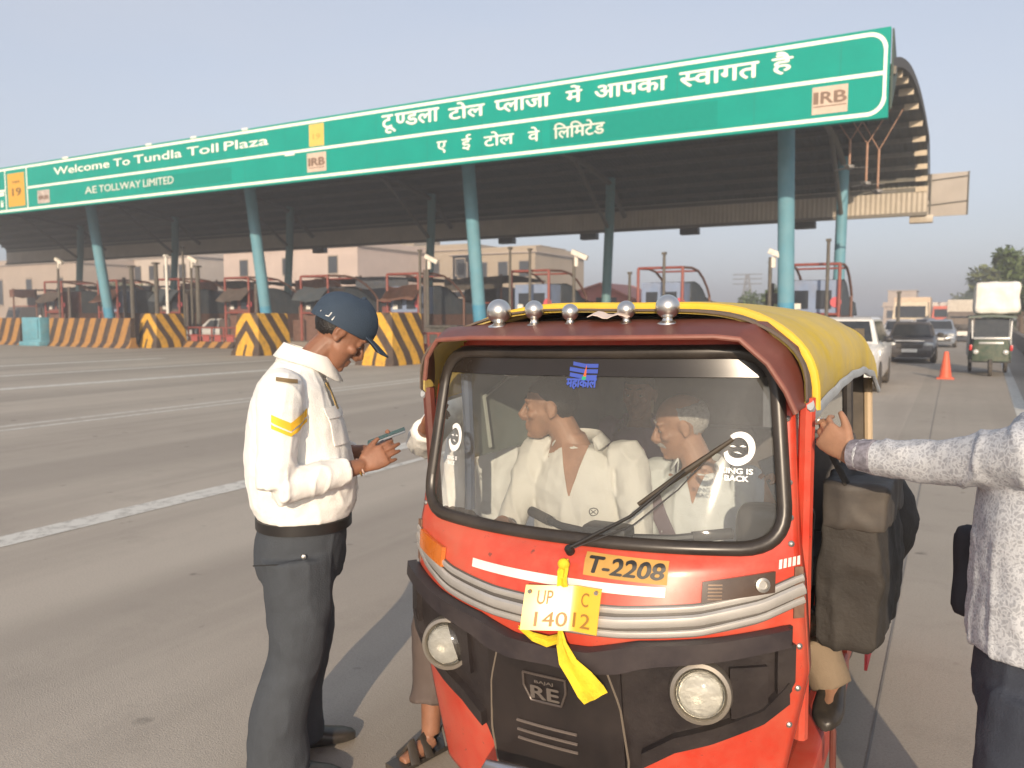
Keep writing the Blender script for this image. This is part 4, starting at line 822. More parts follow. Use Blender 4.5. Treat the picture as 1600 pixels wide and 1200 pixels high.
# ================================================================ buildings and trees beyond
def building(px0,px1,pytop,Y,depth,col,label,storeys=2,wins=5,extra=None,roofcol=None):
    x0,x1=XY(px0,Y),XY(px1,Y); h=atY((px0+px1)/2,pytop,Y).z; wdt=x1-x0
    t=thing('building',label,'building',((x0+x1)/2,Y,0),0,'buildings beyond the toll plaza')
    mw=mat('wall_%d_%d'%(px0,pytop),tuple(c*.9 for c in (col[0]*.94,col[1],col[2]*1.04)),.85,var=.12,scale=.25,dust=.35,dustcol=tuple(c*.7 for c in col))
    q=MB(); q.box((0,depth/2,h/2),(wdt,depth,h)); q.build('wall',mw,t,smooth=False)
    q=MB(); pw=.18
    for a in ((0,.02,wdt+.3,pw),(0,depth-.02,wdt+.3,pw)): q.box((a[0],a[1],h+.35),(a[2],a[3],.75))
    for s in (-1,1): q.box((s*(wdt/2+.05),depth/2,h+.34),(pw,depth-.3,.72))
    q.build('parapet',mw,t,smooth=False)
    q=MB(); q.box((0,depth/2,h-.08),(wdt+.9,depth+.8,.16)); 
    if storeys>1: q.box((0,depth/2-.2,h/2),(wdt+.5,depth,.14))
    q.build('slab_edge',mat('slab_edge',(.40,.33,.27),.8,var=.15),t,smooth=False)
    fh=h/storeys
    for s in range(storeys):
        for k in range(wins):
            xx=-wdt/2+wdt*(k+.5)/wins; zz=fh*(s+.55); ww=min(1.5,wdt/wins*.45)
            q=MB(); q.box((xx,-.03,zz),(ww+.2,.10,fh*.46)); f=q.build('window',mat('win_frame',(.30,.24,.18),.7),t,smooth=False)
            q=MB(); q.box((xx,-.06,zz),(ww,.08,fh*.40)); q.build('pane',M_carglass,f,smooth=False)
    if extra:
        for (fx_,w_,hh,dy) in extra:
            q=MB(); q.box((fx_*wdt,depth*.5,h+hh/2),(w_,depth*.5,hh)); q.box((fx_*wdt,depth*.5,h+hh+.06),(w_+.5,depth*.5+.5,.14)); q.build('stair_tower',mw,t,smooth=False)
    q=MB(); tx=wdt*.3; q.lathe((tx,depth*.4,h),[(.7,0),(.75,.15),(.75,1.0),(.62,1.25),(.25,1.4),(0,1.42)],n=16); q.build('water_tank',mat('tank_white',(.62,.58,.5),.6) if col[0]>.4 else M_black,t)
    return t
building(-60,122,413,75,14,(.50,.38,.29),'long low beige building at the far left under the canopy edge',1,4)
building(186,300,402,85,14,(.62,.50,.40),'cream building behind the left thin poles',2,5)
building(303,345,396,92,14,(.34,.34,.35),'narrow grey building between the two cream ones under the canopy',2,2)
building(352,560,388,80,16,(.62,.47,.39),'pink and cream block with dark square windows behind the toll booths',2,3,[(.1,6,.6,0)])
building(588,740,392,95,14,(.40,.31,.22),'sandy building with a raised roof room left of the third column',2,4,[(-.38,5,2.4,0)])
building(708,836,395,95,16,(.42,.32,.22),'sandy building with roof water tank right of the third column',2,4,[(.2,5,1.0,0)])
building(1380,1445,478,170,20,(.56,.43,.34),'peach building beyond the queue of vehicles',1,3,[(-.1,5,3.0,0)])
# pink hut among the booths
t=thing('roadside_hut','pink hut with a low gable roof between two toll booths','hut',(XY(935,52),52,0))
q=MB(); q.prism([V((-3.4,0,0)),V((3.4,0,0)),V((3.4,0,2.5)),V((.2,0,3.9)),V((-3.4,0,2.9))],V((0,6,0))); q.build('wall',mat('pink_wall',(.52,.16,.13),.7,var=.15,scale=.6,dust=.25),t,smooth=False)
q=MB(); q.prism([V((-3.7,-.3,2.85)),V((.2,-.3,4.0)),V((3.7,-.3,2.5)),V((3.7,-.3,2.38)),V((.2,-.3,3.86)),V((-3.7,-.3,2.72))],V((0,6.6,0))); q.build('roof',mat('hut_roof',(.48,.17,.13),.7,var=.15,dust=.3),t,smooth=False)
q=MB(); q.box((.6,-.03,2.6),(1.5,.1,.7)); q.build('window',M_carglass,t,smooth=False)
q=MB(); q.box((2.0,-.05,1.2),(1.0,.1,1.9)); q.build('door',mat('hut_door',(.08,.05,.04),.6),t,smooth=False)
# trees
def leaf_mat(name,col):
    m=bpy.data.materials.new(name); m.use_nodes=True; n=m.node_tree; b=n.nodes['Principled BSDF']; b.inputs['Roughness'].default_value=.6
    tc=n.nodes.new('ShaderNodeTexCoord'); t=n.nodes.new('ShaderNodeTexNoise'); t.inputs['Scale'].default_value=.9; t.inputs['Detail'].default_value=5; n.links.new(tc.outputs['Object'],t.inputs['Vector'])
    r=n.nodes.new('ShaderNodeMapRange'); r.inputs['From Min'].default_value=.35; r.inputs['From Max'].default_value=.65; n.links.new(t.outputs['Fac'],r.inputs['Value'])
    x=n.nodes.new('ShaderNodeMix'); x.data_type='RGBA'; x.inputs[6].default_value=(*[c*.55 for c in col],1); x.inputs[7].default_value=(*[c*1.4 for c in col],1); n.links.new(r.outputs[0],x.inputs['Factor']); n.links.new(x.outputs[2],b.inputs['Base Color']); return m
M_leaf=leaf_mat('foliage_olive',(.10,.115,.032)); M_leaf2=leaf_mat('foliage_green',(.075,.11,.03)); M_bark=mat('bark',(.12,.085,.06),.9,var=.3,scale=8,bump=.5,bscale=20)
def tree(x,y,h,r,label,leaf=M_leaf,nl=2600,ls=.28,seed=1,trunk=.35,group=None,name='tree'):
    rnd=random.Random(seed); t=thing(name,label,'tree',(x,y,0),0,group)
    q=MB(); th=h*trunk; q.tube([V((0,0,-.1)),V((.05*h*.1,0,th*.6)),V((0,.1,th*1.5))],[.035*h,.026*h,.015*h],8)
    cl=[]
    for k in range(14):
        a=rnd.random()*2*pi; rr=r*(.15+.75*rnd.random()); zz=th+(h-th)*(.12+.78*rnd.random()); rr*=(1-.55*max(0,(zz-th)/(h-th)-.45))
        c=V((rr*cos(a),rr*sin(a),zz)); cl.append((c,r*(.28+.25*rnd.random())))
        if k<8: q.tube([V((0,0,th*.8+rnd.random()*th*.5)),V((c.x*.5,c.y*.5,(th+c.z)/2)),c],[.014*h,.009*h,.004*h],5)
    q.build('trunk',M_bark,t)
    m=MB()
    for _ in range(nl):
        c,cr=rnd.choice(cl); d=V((rnd.gauss(0,1),rnd.gauss(0,1),rnd.gauss(0,.8))).normalized()*cr*(rnd.random()**.35)
        p=c+d; u=V((rnd.gauss(0,1),rnd.gauss(0,1),rnd.gauss(0,.6))).normalized(); v=u.cross(V((rnd.gauss(0,1),rnd.gauss(0,1),rnd.gauss(0,1)))).normalized(); s=ls*(.6+.8*rnd.random())
        vs=[m.b.verts.new(p+u*s*a_+v*s*b_*.55) for a_,b_ in ((-1,0),(-.2,-.8),(1,0),(-.2,.8))]; m.face(vs)
    m.build('crown',leaf,t,smooth=False); return t
for px_,Y_,hh,rr,lb,lf,nn,ls_,sd_ in ((1596,62,6.3,2.0,'slim tall tree cut by the right edge of the picture',M_leaf2,3200,.24,8),(1574,84,6.8,3.0,'olive tree nearest the verge at the right edge',M_leaf,3600,.28,3),(1556,110,6.9,3.4,'rounded olive tree behind the nearest one at the right',M_leaf2,3200,.32,5),(1592,100,7.8,3.8,'dark bushy tree behind the slim tall one',M_leaf2,3200,.32,21),(1530,150,6.6,3.2,'small distant tree behind the loaded rickshaw',M_leaf2,2000,.4,9),(1520,190,7,4,'farthest tree down the right verge',M_leaf,1800,.45,10)): tree(XY(px_,Y_),Y_,hh,rr,lb,lf,nn,ls_,sd_,.22)
tree(XY(1190,60),72,4.6,3.0,'low rounded bush left of the right-hand column',M_leaf2,2200,.26,12,.15); tree(XY(1150,90),95,4.2,2.6,'distant bush left of the low rounded one',M_leaf2,1500,.26,13,.15)
tree(XY(165,62),62,6.0,3.0,'green tree behind the leftmost front column',M_leaf2,2400,.26,14,.2); tree(XY(192,70),72,6.2,2.6,'green tree right of the leftmost front column',M_leaf,2000,.26,15,.2)
# pylon and mast in the distance
p=atY(1168,428,180); t=thing('pylon','faint lattice pylon on the horizon left of the right-hand column','pylon',(p.x,180,0))
q=MB(); h=p.z
for s in ((-1,-1),(1,-1),(1,1),(-1,1)): q.tube([V((s[0]*1.6,s[1]*1.6,0)),V((s[0]*.25,s[1]*.25,h))],.12,5)
for k in range(8):
    z0=h*k/8; z1=h*(k+1)/8; w0=1.6-1.35*k/8; w1=1.6-1.35*(k+1)/8
    for s in (-1,1): q.tube([V((-w0,s*w0,z0)),V((w1,s*w1,z1))],.06,4); q.tube([V((w0,s*w0,z0)),V((-w1,s*w1,z1))],.06,4)
q.build('lattice',mat('pylon_grey',(.22,.22,.22),.6),t)
q=MB()
for z in (.8,.9,.99): q.tube([V((-3.2,0,h*z)),V((3.2,0,h*z))],.12,4)
q.build('cross_arm',mat('pylon_grey',(.22,.22,.22),.6),t)
for px_,pt,lb in ((1205,410,'tall thin distant mast left of the white camera pole'),):
    p=atY(px_,pt,110); q=MB(); q.tube([V((0,0,0)),V((0,0,p.z))],[.14,.07],6); q.box((0,0,p.z),(1.2,.1,.1)); tag(q.build('mast',mat('pylon_grey',(.22,.22,.22),.6),loc=(p.x,110,0)),lb,'mast')
# low wall beside the side lane
q=MB(); A=V((1.95,15,0)); Bq=V((10.6,300,0)); dirn=(Bq-A).normalized(); nn=V((dirn.y,-dirn.x,0))
q.loft([[A+dirn*L_+nn*o_+V((0,0,z_)) for o_,z_ in ((0,0),(0,.72),(.30,.72),(.30,0))] for L_ in (0,30,80,160,285)])
tag(q.build('parapet_wall',mat('dark_concrete',(.10,.085,.075),.85,var=.25,dust=.3),smooth=False),'long low dark concrete parapet wall along the right edge of the side lane','wall')
q=MB(); q.grid([[A+dirn*L_+nn*o_+V((0,0,.3+.02*o_)) for o_ in (.32,2,8,60)] for L_ in (0,60,140,285)]); q.build('verge',ground_mat('dry_verge',(.24,.22,.12),(.14,.13,.06),(.32,.28,.17)),smooth=False)['kind']='structure'
# traffic cone
p=atZ(1477,592); t=thing('traffic_cone','orange traffic cone standing in the lane behind the rickshaw','cone',(p.x,p.y,0))
M_cone=mat('cone_orange',(.72,.11,.045),.5,var=.12,scale=8,dust=.2)
q=MB(); q.box((0,0,.02),(.42,.42,.04),bev=.012); q.build('base',M_cone,t)
q=MB(); q.lathe((0,0,.04),[(.165,0),(.15,.03),(.105,.35),(.055,.68),(.045,.70),(.03,.70),(.03,.66)],n=24); q.build('body',M_cone,t)
# ================================================================ vehicles
def wheel(parent,x,y,r,w_=.10):
    q=MB(); q.lathe((x,y,r),[(r*.62,-w_),(r*.9,-w_),(r,-w_*.7),(r,w_*.7),(r*.9,w_),(r*.62,w_)],(1,0,0),22); t=q.build('wheel',M_tyre,parent)
    q=MB(); q.lathe((x,y,r),[(r*.63,-w_*.8),(r*.63,w_*.8),(r*.55,w_*.6),(r*.2,w_*.7),(0,w_*.8)],(1 if x>0 else -1,0,0),18); q.build('rim',M_steel,t)
def car(label,x,y,rz,L=4.0,W=1.7,H=1.5,hood=.95,belt=.98,col=(.7,.7,.68),suv=False,group='cars around the toll plaza',dusty=.25):
    t=thing('parked_car',label,'car',(x,y,0),rz,group)
    mp=mat('car_paint_%d'%int(x*100),col,.28,.0,var=.06,dust=dusty,coat=.4,coatr=.1)
    h=L/2; yw=-h+.27*L; yr=h-(.06 if suv else .20)*L
    prof_=[(-h,.30,.62,.80),(-h+.06,.22,.72,.90),(-h+.35,.2,hood-.12,.97),(yw,.2,hood,1.0),(0,.2,belt,1.0),(yr,.2,belt+.04,1.0),(h-.08,.22,belt-(.0 if suv else .06),.95),(h,.3,.7,.86)]
    rings=[]
    for y_,zb,zt_,k in prof_:
        w2=W/2*k; rings.append([V((-w2*.90,y_,zb)),V((w2*.90,y_,zb)),V((w2,y_,zb+.18)),V((w2,y_,zt_-.16)),V((w2*.93,y_,zt_-.03)),V((w2*.6,y_,zt_)),V((-w2*.6,y_,zt_)),V((-w2*.93,y_,zt_-.03)),V((-w2,y_,zt_-.16)),V((-w2,y_,zb+.18))])
    q=MB(); q.loft(rings); q.build('body',mp,t,ang=35)
    r0,r1=yw+.62*(.8 if suv else 1),yr-.25*(1 if suv else 2)
    def cab(z,f): return None
    base=[(-W*.45,yw-.05),(W*.45,yw-.05),(W*.46,yr),(-W*.46,yr)]; top=[(-W*.34,r0),(W*.34,r0),(W*.35,r1),(-W*.35,r1)]
    mid=[(b_[0]*.15+a_[0]*.85,b_[1]*.15+a_[1]*.85) for a_,b_ in zip(top,base)]
    q=MB(); q.loft([[V((*p,belt-.08)) for p in base],[V((p[0]*1.0,p[1],H-.06)) for p in mid],[V((p[0]*.93,p[1]+(.08 if i<2 else -.08),H)) for i,p in enumerate(top)]]); q.build('cabin',mp,t,ang=30)
    def bil(a,b,c,d,u,v): return a.lerp(b,u).lerp(d.lerp(c,u),v)
    def pane(nm,i,j,u0,u1,v0=.14,v1=.93,parts=1):
        a=V((*base[i],belt-.08)); b=V((*base[j],belt-.08)); c=V((*mid[j],H-.06)); d=V((*mid[i],H-.06)); nn=(b-a).cross(d-a).normalized()
        m=MB()
        for k in range(parts):
            ua=u0+(u1-u0)*k/parts+.012; ub=u0+(u1-u0)*(k+1)/parts-.012
            P=[[bil(a,b,c,d,ua+(ub-ua)*s_,v0+(v1-v0)*r_)+nn*.012 for r_ in (0,.5,1)] for s_ in (0,.5,1)]; m.grid(P,-nn*.01)
        m.build(nm,M_carglass,t)
    pane('windscreen',0,1,.05,.95); pane('side_window',1,2,.10,.93,parts=2); pane('rear_window',2,3,.08,.92); pane('side_window',3,0,.07,.90,parts=2)
    for s in (-1,1):
        wheel(t,s*(W/2-.09),-h+.19*L,.31 if not suv else .35); wheel(t,s*(W/2-.09),h-.2*L,.31 if not suv else .35)
        q=MB(); q.ell((s*W*.34,-h+.12,hood-.27),(.19,.12,.085),n=14,m=8); q.build('headlight',mat('car_lamp',(.62,.62,.58),.1,.2,coat=1),t)
        q=MB(); q.ell((s*(W/2+.10),yw+.18,belt+.06),(.11,.06,.075),n=10,m=6); q.tube([V((s*(W/2-.05),yw+.2,belt)),V((s*(W/2+.08),yw+.18,belt+.05))],.02,6); q.build('side_mirror',M_black if not suv else M_dark,t)
    q=MB(); q.box((0,-h+.01,.62),(W*.50,.06,.16),bev=.02); q.box((0,-h+.0,.40),(W*.70,.07,.16),bev=.03); q.build('grille',M_black,t)
    q=MB(); q.box((0,-h-.035,.46),(.50,.02,.12)); q.build('number_plate',M_white,t,smooth=False)
    return t
car('white SUV with black mirror standing right behind the red rickshaw',-2.28,20.9,0,4.4,1.80,1.66,1.08,1.10,(.72,.71,.68),True)
blk=car('black car with a wide bonnet facing the camera in the queue',XY(1424,32),33.5,0,4.0,1.68,1.46,.94,.96,(.03,.032,.042),dusty=.35)
q=MB(); q.box((0,-1.97,.80),(.95,.05,.05),bev=.015); q.build('chrome_bar',M_chrome,blk)
car('blue-grey car with glinting headlamp behind the black car',XY(1468,48),50,0,4.1,1.7,1.48,.95,.98,(.22,.26,.32))
car('silver car parked under the canopy behind the red railing',XY(322,33),34.0,R(-62),4.1,1.7,1.52,.95,.98,(.45,.46,.46))
car('white car half hidden behind the low striped wall',XY(152,36),36.5,R(-70),4.0,1.7,1.5,.95,.98,(.70,.70,.68))
car('small pale car far back in the lanes beside the pink hut',XY(905,47),49,R(-20),3.6,1.6,1.75,.95,1.0,(.62,.60,.56))
car('dark hatchback waiting in a lane left of the third front column',XY(575,40),41,R(-10),3.7,1.65,1.5,.95,.98,(.06,.06,.07))
def truck(label,x,y,col,loadcol,W=2.4,H=3.0,cabH=2.6,L=7.5,group='lorries far back in the queue'):
    t=thing('lorry',label,'lorry',(x,y,0),0,group); mp=mat('lorry_%d'%int(x*100+y),col,.5,var=.15,dust=.3); ml=mat('load_%d'%int(x*100+y),loadcol,.8,var=.15,dust=.3)
    q=MB(); q.loft([[V((-W*.47,0,.6)),V((W*.47,0,.6)),V((W*.48,2,.6)),V((-W*.48,2,.6))],[V((-W*.48,-.05,1.5)),V((W*.48,-.05,1.5)),V((W*.48,2,1.5)),V((-W*.48,2,1.5))],[V((-W*.44,.25,cabH)),V((W*.44,.25,cabH)),V((W*.46,2,cabH)),V((-W*.46,2,cabH))]]); q.build('cab',mp,t,smooth=False)
    q=MB(); q.grid([[V((xx,-.05+.27*(z-1.5)/(cabH-1.5)-.03,z)) for z in (1.55,cabH-.3)] for xx in (-W*.4,W*.4)],V((0,.03,0))); q.build('windscreen',M_carglass,t,smooth=False)
    q=MB(); q.box((0,-.05,.95),(W*.6,.08,.4),bev=.02); q.build('grille',M_black,t)
    q=MB(); q.box((0,-.1,.55),(W*.98,.2,.28),bev=.03); q.build('bumper',M_white,t)
    q=MB(); q.box((0,2.1+(L-2.1)/2,H/2+.45),(W,L-2.2,H-.9),bev=.05); q.build('load_body',ml,t)
    for s in (-1,1):
        wheel(t,s*(W/2-.16),1.0,.48,.14); wheel(t,s*(W/2-.16),L-1.6,.48,.2)
        q=MB(); q.lathe((s*W*.36,-.07,.95),[(.13,0),(.12,-.04),(0,-.05)],(0,1,0),14); q.build('headlight',mat('car_lamp',(.62,.62,.58),.1,.2),t)
    return t
truck('cream lorry with a rounded roof rack behind the black car',XY(1420,64),66,(.62,.52,.38),(.60,.46,.34),2.5,3.1,2.7)
truck('white and red lorry further back in the queue',XY(1478,84),86,(.58,.10,.06),(.60,.55,.50),2.5,3.0,2.6)
truck('dusty brown lorry with a pale load left of the loaded rickshaw',XY(1507,58),58.5,(.14,.11,.09),(.55,.50,.43),2.0,2.75,1.95,6)
truck('pale lorry at the far end of the queue',XY(1455,120),122,(.5,.5,.48),(.55,.52,.47),2.5,3.2,2.6)
truck('small white lorry far down the side lane',XY(1500,105),107,(.6,.58,.54),(.62,.6,.56),2.4,3.2,2.4)
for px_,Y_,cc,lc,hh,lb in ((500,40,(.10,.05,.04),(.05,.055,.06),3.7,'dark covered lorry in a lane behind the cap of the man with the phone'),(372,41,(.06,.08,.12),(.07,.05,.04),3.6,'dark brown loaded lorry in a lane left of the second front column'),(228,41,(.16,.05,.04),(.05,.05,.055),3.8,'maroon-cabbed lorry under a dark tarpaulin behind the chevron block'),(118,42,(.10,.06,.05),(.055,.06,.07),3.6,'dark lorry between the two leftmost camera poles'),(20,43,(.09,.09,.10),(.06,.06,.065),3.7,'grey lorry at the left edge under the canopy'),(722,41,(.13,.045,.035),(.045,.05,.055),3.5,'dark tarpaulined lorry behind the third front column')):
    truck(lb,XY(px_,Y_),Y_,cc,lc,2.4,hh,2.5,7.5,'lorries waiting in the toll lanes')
for px_,Y_,cl_,lb in ((1446,66,(.5,.5,.5),'silver car behind the blue-grey car, under the red lorry'),(1488,74,(.10,.10,.11),'dark car further back left of the brown lorry'),(1466,96,(.45,.08,.06),'red car far back in the queue'),(1492,130,(.55,.55,.53),'pale car at the far end of the side lane'),(1407,46,(.42,.43,.45),'grey car half hidden behind the black car')):
    car(lb,XY(px_,Y_),Y_,0,4.0,1.7,1.5,.95,.98,cl_,group='cars in the queue along the side lane')
for px_,Y_,cc,lc,lb in ((1484,150,(.5,.1,.08),(.5,.45,.4),'faint red lorry near the vanishing point'),(1512,140,(.3,.3,.32),(.62,.6,.55),'faint lorry with a pale tarpaulin beside the far trees'),(1432,105,(.2,.25,.3),(.5,.42,.33),'blue-grey lorry with a sandy load beyond the cream one')):
    truck(lb,XY(px_,Y_),Y_,cc,lc,2.4,3.3,2.6,7.5)
# loaded green e-rickshaw
p=atZ(1546,588); t=thing('loaded_rickshaw','dark green goods rickshaw carrying a big white bundle on its roof','auto rickshaw',(p.x,p.y,0))
M_gr=mat('erick_green',(.012,.05,.028),.5,var=.3,dust=.45); M_alu=mat('erick_silver',(.45,.46,.46),.35,.5,dust=.25)
q=MB(); q.loft([[V((x,y,z)) for x,z in ((-hw_,.42),(hw_,.42),(hw_*1.0,.75),(hw_*.92,1.02),(-hw_*.92,1.02),(-hw_,.75))] for y,hw_ in ((0,.30),(.06,.44),(.30,.48))]); q.build('front_panel',M_gr,t)
q=MB(); q.box((0,.05,1.06),(.88,.10,.07),bev=.02); q.box((0,.02,.93),(.60,.05,.06),bev=.01); q.build('silver_trim',M_alu,t)
q=MB(); q.grid([[V((x,.06+.12*(z-1.1),z)) for z in (1.1,1.35,1.62)] for x in (-.42,0,.42)],V((0,.01,0))); q.build('windscreen',M_carglass,t)
for s in (-1,1):
    for A_,B_2 in (((s*.46,.05,1.05),(s*.48,.14,1.66)),((s*.55,2.3,.5),(s*.52,2.3,1.7)),((s*.53,1.1,.5),(s*.52,1.1,1.7))):
        q=MB(); q.tube([V(A_),V(B_2)],.024,6); q.build('roof_post',M_alu,t)
    q=MB(); q.lathe((s*.36,-.0,.68),[(.07,.02),(.07,-.03),(.05,-.05),(0,-.055)],(0,1,0),14); q.build('headlight',mat('car_lamp',(.62,.62,.58),.1,.2),t)
    q=MB(); q.box((s*.49,.04,.80),(.07,.06,.16),bev=.02); q.build('indicator',mat('red_lamp',(.55,.03,.03),.3),t)
    wheel(t,s*.46,1.95,.24,.05)
    q=MB(); q.box((s*.50,1.5,.62),(.06,1.6,.5),bev=.02); q.build('side_panel',M_gr,t)
wheel(t,0,.02,.24,.05)
q=MB(); q.box((0,1.2,.42),(1.0,2.2,.08)); q.box((0,1.9,.75),(.95,.5,.5),bev=.05); q.box((0,2.3,.8),(1.0,.05,.8)); q.build('floor_and_seat',M_dark,t)
q=MB(); q.grid([[V((x,y,1.70+.05*cos(x*2.6)-.03*abs(y-1.1))) for y in (-.12,.1,.6,1.2,1.8,2.4)] for x in (-.58,-.5,-.25,0,.25,.5,.58)],V((0,0,-.05))); q.build('roof',mat('erick_roof',(.09,.13,.11),.6,dust=.4),t)
q=MB(); q.box((.10,.9,.45),(1.12,1.5,.92),bev=.16); o=q.build('white_bundle',M_white,loc=(p.x,p.y,1.74)); remesh(o,.03,3,lambda c:.03*noise.noise(c*3)); tag(o,'big white wrapped bundle on the roof of the green rickshaw','bundle')
# ================================================================ people
M_skin=mat('skin_brown',(.25,.115,.066),.52,var=.2,scale=14,bump=.08,bscale=90,sss=.12)
M_skin2=mat('skin_tan',(.33,.175,.105),.52,var=.2,scale=14,bump=.08,bscale=90,sss=.12)
M_hair=mat('hair_black',(.012,.010,.009),.5,var=.3,scale=60,bump=.5,bscale=150)
M_greyhair=mat('hair_grey',(.33,.31,.29),.6,var=.3,scale=60,bump=.5,bscale=150)
def fabric(name,col,var=.06,bump=.25,rough=.85,weave=900):
    m=mat(name,col,rough,var=var,scale=5,bump=bump,bscale=220); n=m.node_tree
    if any(x.label=='crease' for x in n.nodes): return m
    b=n.nodes['Principled BSDF']; L=n.links; tc=n.nodes.new('ShaderNodeTexCoord'); nz=n.nodes.new('ShaderNodeTexNoise'); nz.label='crease'; nz.noise_type='RIDGED_MULTIFRACTAL'; nz.inputs['Scale'].default_value=9; nz.inputs['Detail'].default_value=3; nz.inputs['Distortion'].default_value=.9
    mp=n.nodes.new('ShaderNodeMapping'); mp.inputs['Scale'].default_value=(1,1,.55); mp.inputs['Rotation'].default_value=(.5,.3,0); L.new(tc.outputs['Object'],mp.inputs['Vector']); L.new(mp.outputs[0],nz.inputs['Vector'])
    bp=n.nodes.new('ShaderNodeBump'); bp.inputs['Strength'].default_value=.5; bp.inputs['Distance'].default_value=.012; L.new(nz.outputs['Fac'],bp.inputs['Height'])
    old=b.inputs['Normal'].links[0].from_node if b.inputs['Normal'].links else None
    if old: L.new(bp.outputs[0],old.inputs['Normal'])
    else: L.new(bp.outputs[0],b.inputs['Normal'])
    return m
M_shirtw=fabric('white_shirt_cloth',(.80,.79,.75)); M_shirtd=fabric('cream_shirt_cloth',(.62,.595,.54)); M_shirto=fabric('pale_shirt_cloth',(.58,.60,.585)); M_navy=fabric('charcoal_trouser_cloth',(.045,.052,.062),.15); M_khaki=fabric('khaki_cloth',(.22,.165,.11),.15)
M_leather=mat('black_leather',(.016,.014,.013),.35,var=.2,dust=.2)
def sm(a,b,t): return a+(b-a)*t
def cat(pts,k=5):
    P=[V(p) for p in pts]; o=[]
    for i in range(len(P)-1):
        p0,p1,p2,p3=P[max(i-1,0)],P[i],P[i+1],P[min(i+2,len(P)-1)]
        for j in range(k):
            t=j/k; o.append(.5*(2*p1+(p2-p0)*t+(2*p0-5*p1+4*p2-p3)*t*t+(3*p1-p0-3*p2+p3)*t**3))
    return o+[P[-1]]
def catr(r,k=5): return [V((a,0,0)) for a in []] or [v.x for v in cat([(a,0,0) for a in r],k)]
def limb(m,pts,rs,n=14,flat=1.0,up=None): m.tube(cat(pts),catr(rs),n,flat=flat,up=up)
def rings_torso(m,R_,n=28,ex=2.4):
    """R_: (centre, half width, half depth, left vector, forward vector)"""
    out=[]
    for c,hw,hd,l,f in R_:
        c=V(c); l=V(l).normalized(); f=V(f).normalized(); r=[]
        for k in range(n):
            a=2*pi*k/n; ca,sa=cos(a),sin(a); r.append(c+l*(hw*math.copysign(abs(ca)**(2/ex),ca))+f*(hd*math.copysign(abs(sa)**(2/ex),sa)))
        out.append(r)
    m.loft(out)
def head(m,C,f,u,s=1.0,jaw=1.0,nose=1.0):
    C=V(C); f=V(f).normalized(); u=V(u); u=(u-f*u.dot(f)).normalized(); l=u.cross(f); Q=Matrix((f,l,u)).transposed()
    P=lambda a,b,c:C+(f*a+l*b+u*c)*s
    m.ell(P(-.012,0,.030),(.100*s,.077*s,.092*s),Q,24,16)
    R_=[]
    for z,hw,fr,bk in ((.075,.055,.070,-.05),(.045,.066,.086,-.05),(.015,.066,.084,-.05),(-.02,.066,.085,-.045),(-.05,.060*jaw,.084,-.03),(-.08,.048*jaw,.084,-.01),(-.102,.034*jaw,.080,.01),(-.116,.018*jaw,.070,.03)):
        R_.append((P((fr+bk)/2,0,z),hw*s,(fr-bk)/2*s,l,f))
    rings_torso(m,R_,24,2.2)
    m.tube([P(.080,0,.030),P(.094,0,.006),P(.110*nose,0,-.020),P(.100,0,-.034),P(.082,0,-.036)],[.008*s,.010*s,.0155*s,.014*s,.008*s],10)
    for b in (-1,1):
        m.ell(P(.097,b*.013,-.028),(.012*s,.009*s,.009*s),Q,10,8)
        m.ell(P(.078,b*.033,.036),(.016*s,.026*s,.010*s),Q,12,8)          # brow
        m.ell(P(.066,b*.045,-.018),(.022*s,.022*s,.018*s),Q,12,8)          # cheekbone
        m.ell(P(.073,b*.032,.013),(.014*s,.019*s,.012*s),Q,12,8)           # lids
        ec=P(-.008,b*.077,.002); Qe=Q@Matrix.Rotation(R(12),3,'Y')
        m.ell(ec,(.021*s,.010*s,.034*s),Qe,12,10); m.ell(P(-.004,b*.080,-.022),(.012*s,.008*s,.014*s),Q,10,8); m.tube([P(-.012,b*.086,.026),P(-.022,b*.088,.006),P(-.016,b*.086,-.012)],.005*s,6)
    m.tube([P(.078,-.024,-.064),P(.090,-.008,-.060),P(.090,.008,-.060),P(.078,.024,-.064)],[.005*s,.0075*s,.0075*s,.005*s],8)
    m.tube([P(.076,-.022,-.070),P(.088,-.007,-.075),P(.088,.007,-.075),P(.076,.022,-.070)],[.005*s,.0085*s,.0085*s,.005*s],8)
    m.ell(P(.077,0,-.100),(.016*s,.020*s,.014*s),Q,12,8)
    return P,Q
def face_bits(P,Q,s,parent,browmat=None,mous=None):
    for b in (-1,1):
        q=MB(); q.ell(P(.0745,b*.032,.010),(.0118*s,.0120*s,.0110*s),Q,14,10); e=q.build('eye',mat('eye_white',(.40,.36,.32),.3),parent)
        q=MB(); q.ell(P(.0845,b*.032,.009),(.003*s,.0058*s,.0055*s),Q,10,8); q.build('iris',mat('iris',(.02,.012,.008),.15),e)
        q=MB(); q.tube([P(.086,b*.013,.036),P(.090,b*.032,.043),P(.072,b*.055,.036)],[.003*s,.0045*s,.002*s],6,flat=.7); q.build('eyebrow',browmat or M_hair,parent)
    if mous:
        q=MB(); q.tube([P(.074,-.032,-.062),P(.090,-.014,-.049),P(.097,0,-.047),P(.090,.014,-.049),P(.074,.032,-.062)],[.004,.008,.008,.008,.004],8,flat=.6); q.build('moustache',mous,parent)
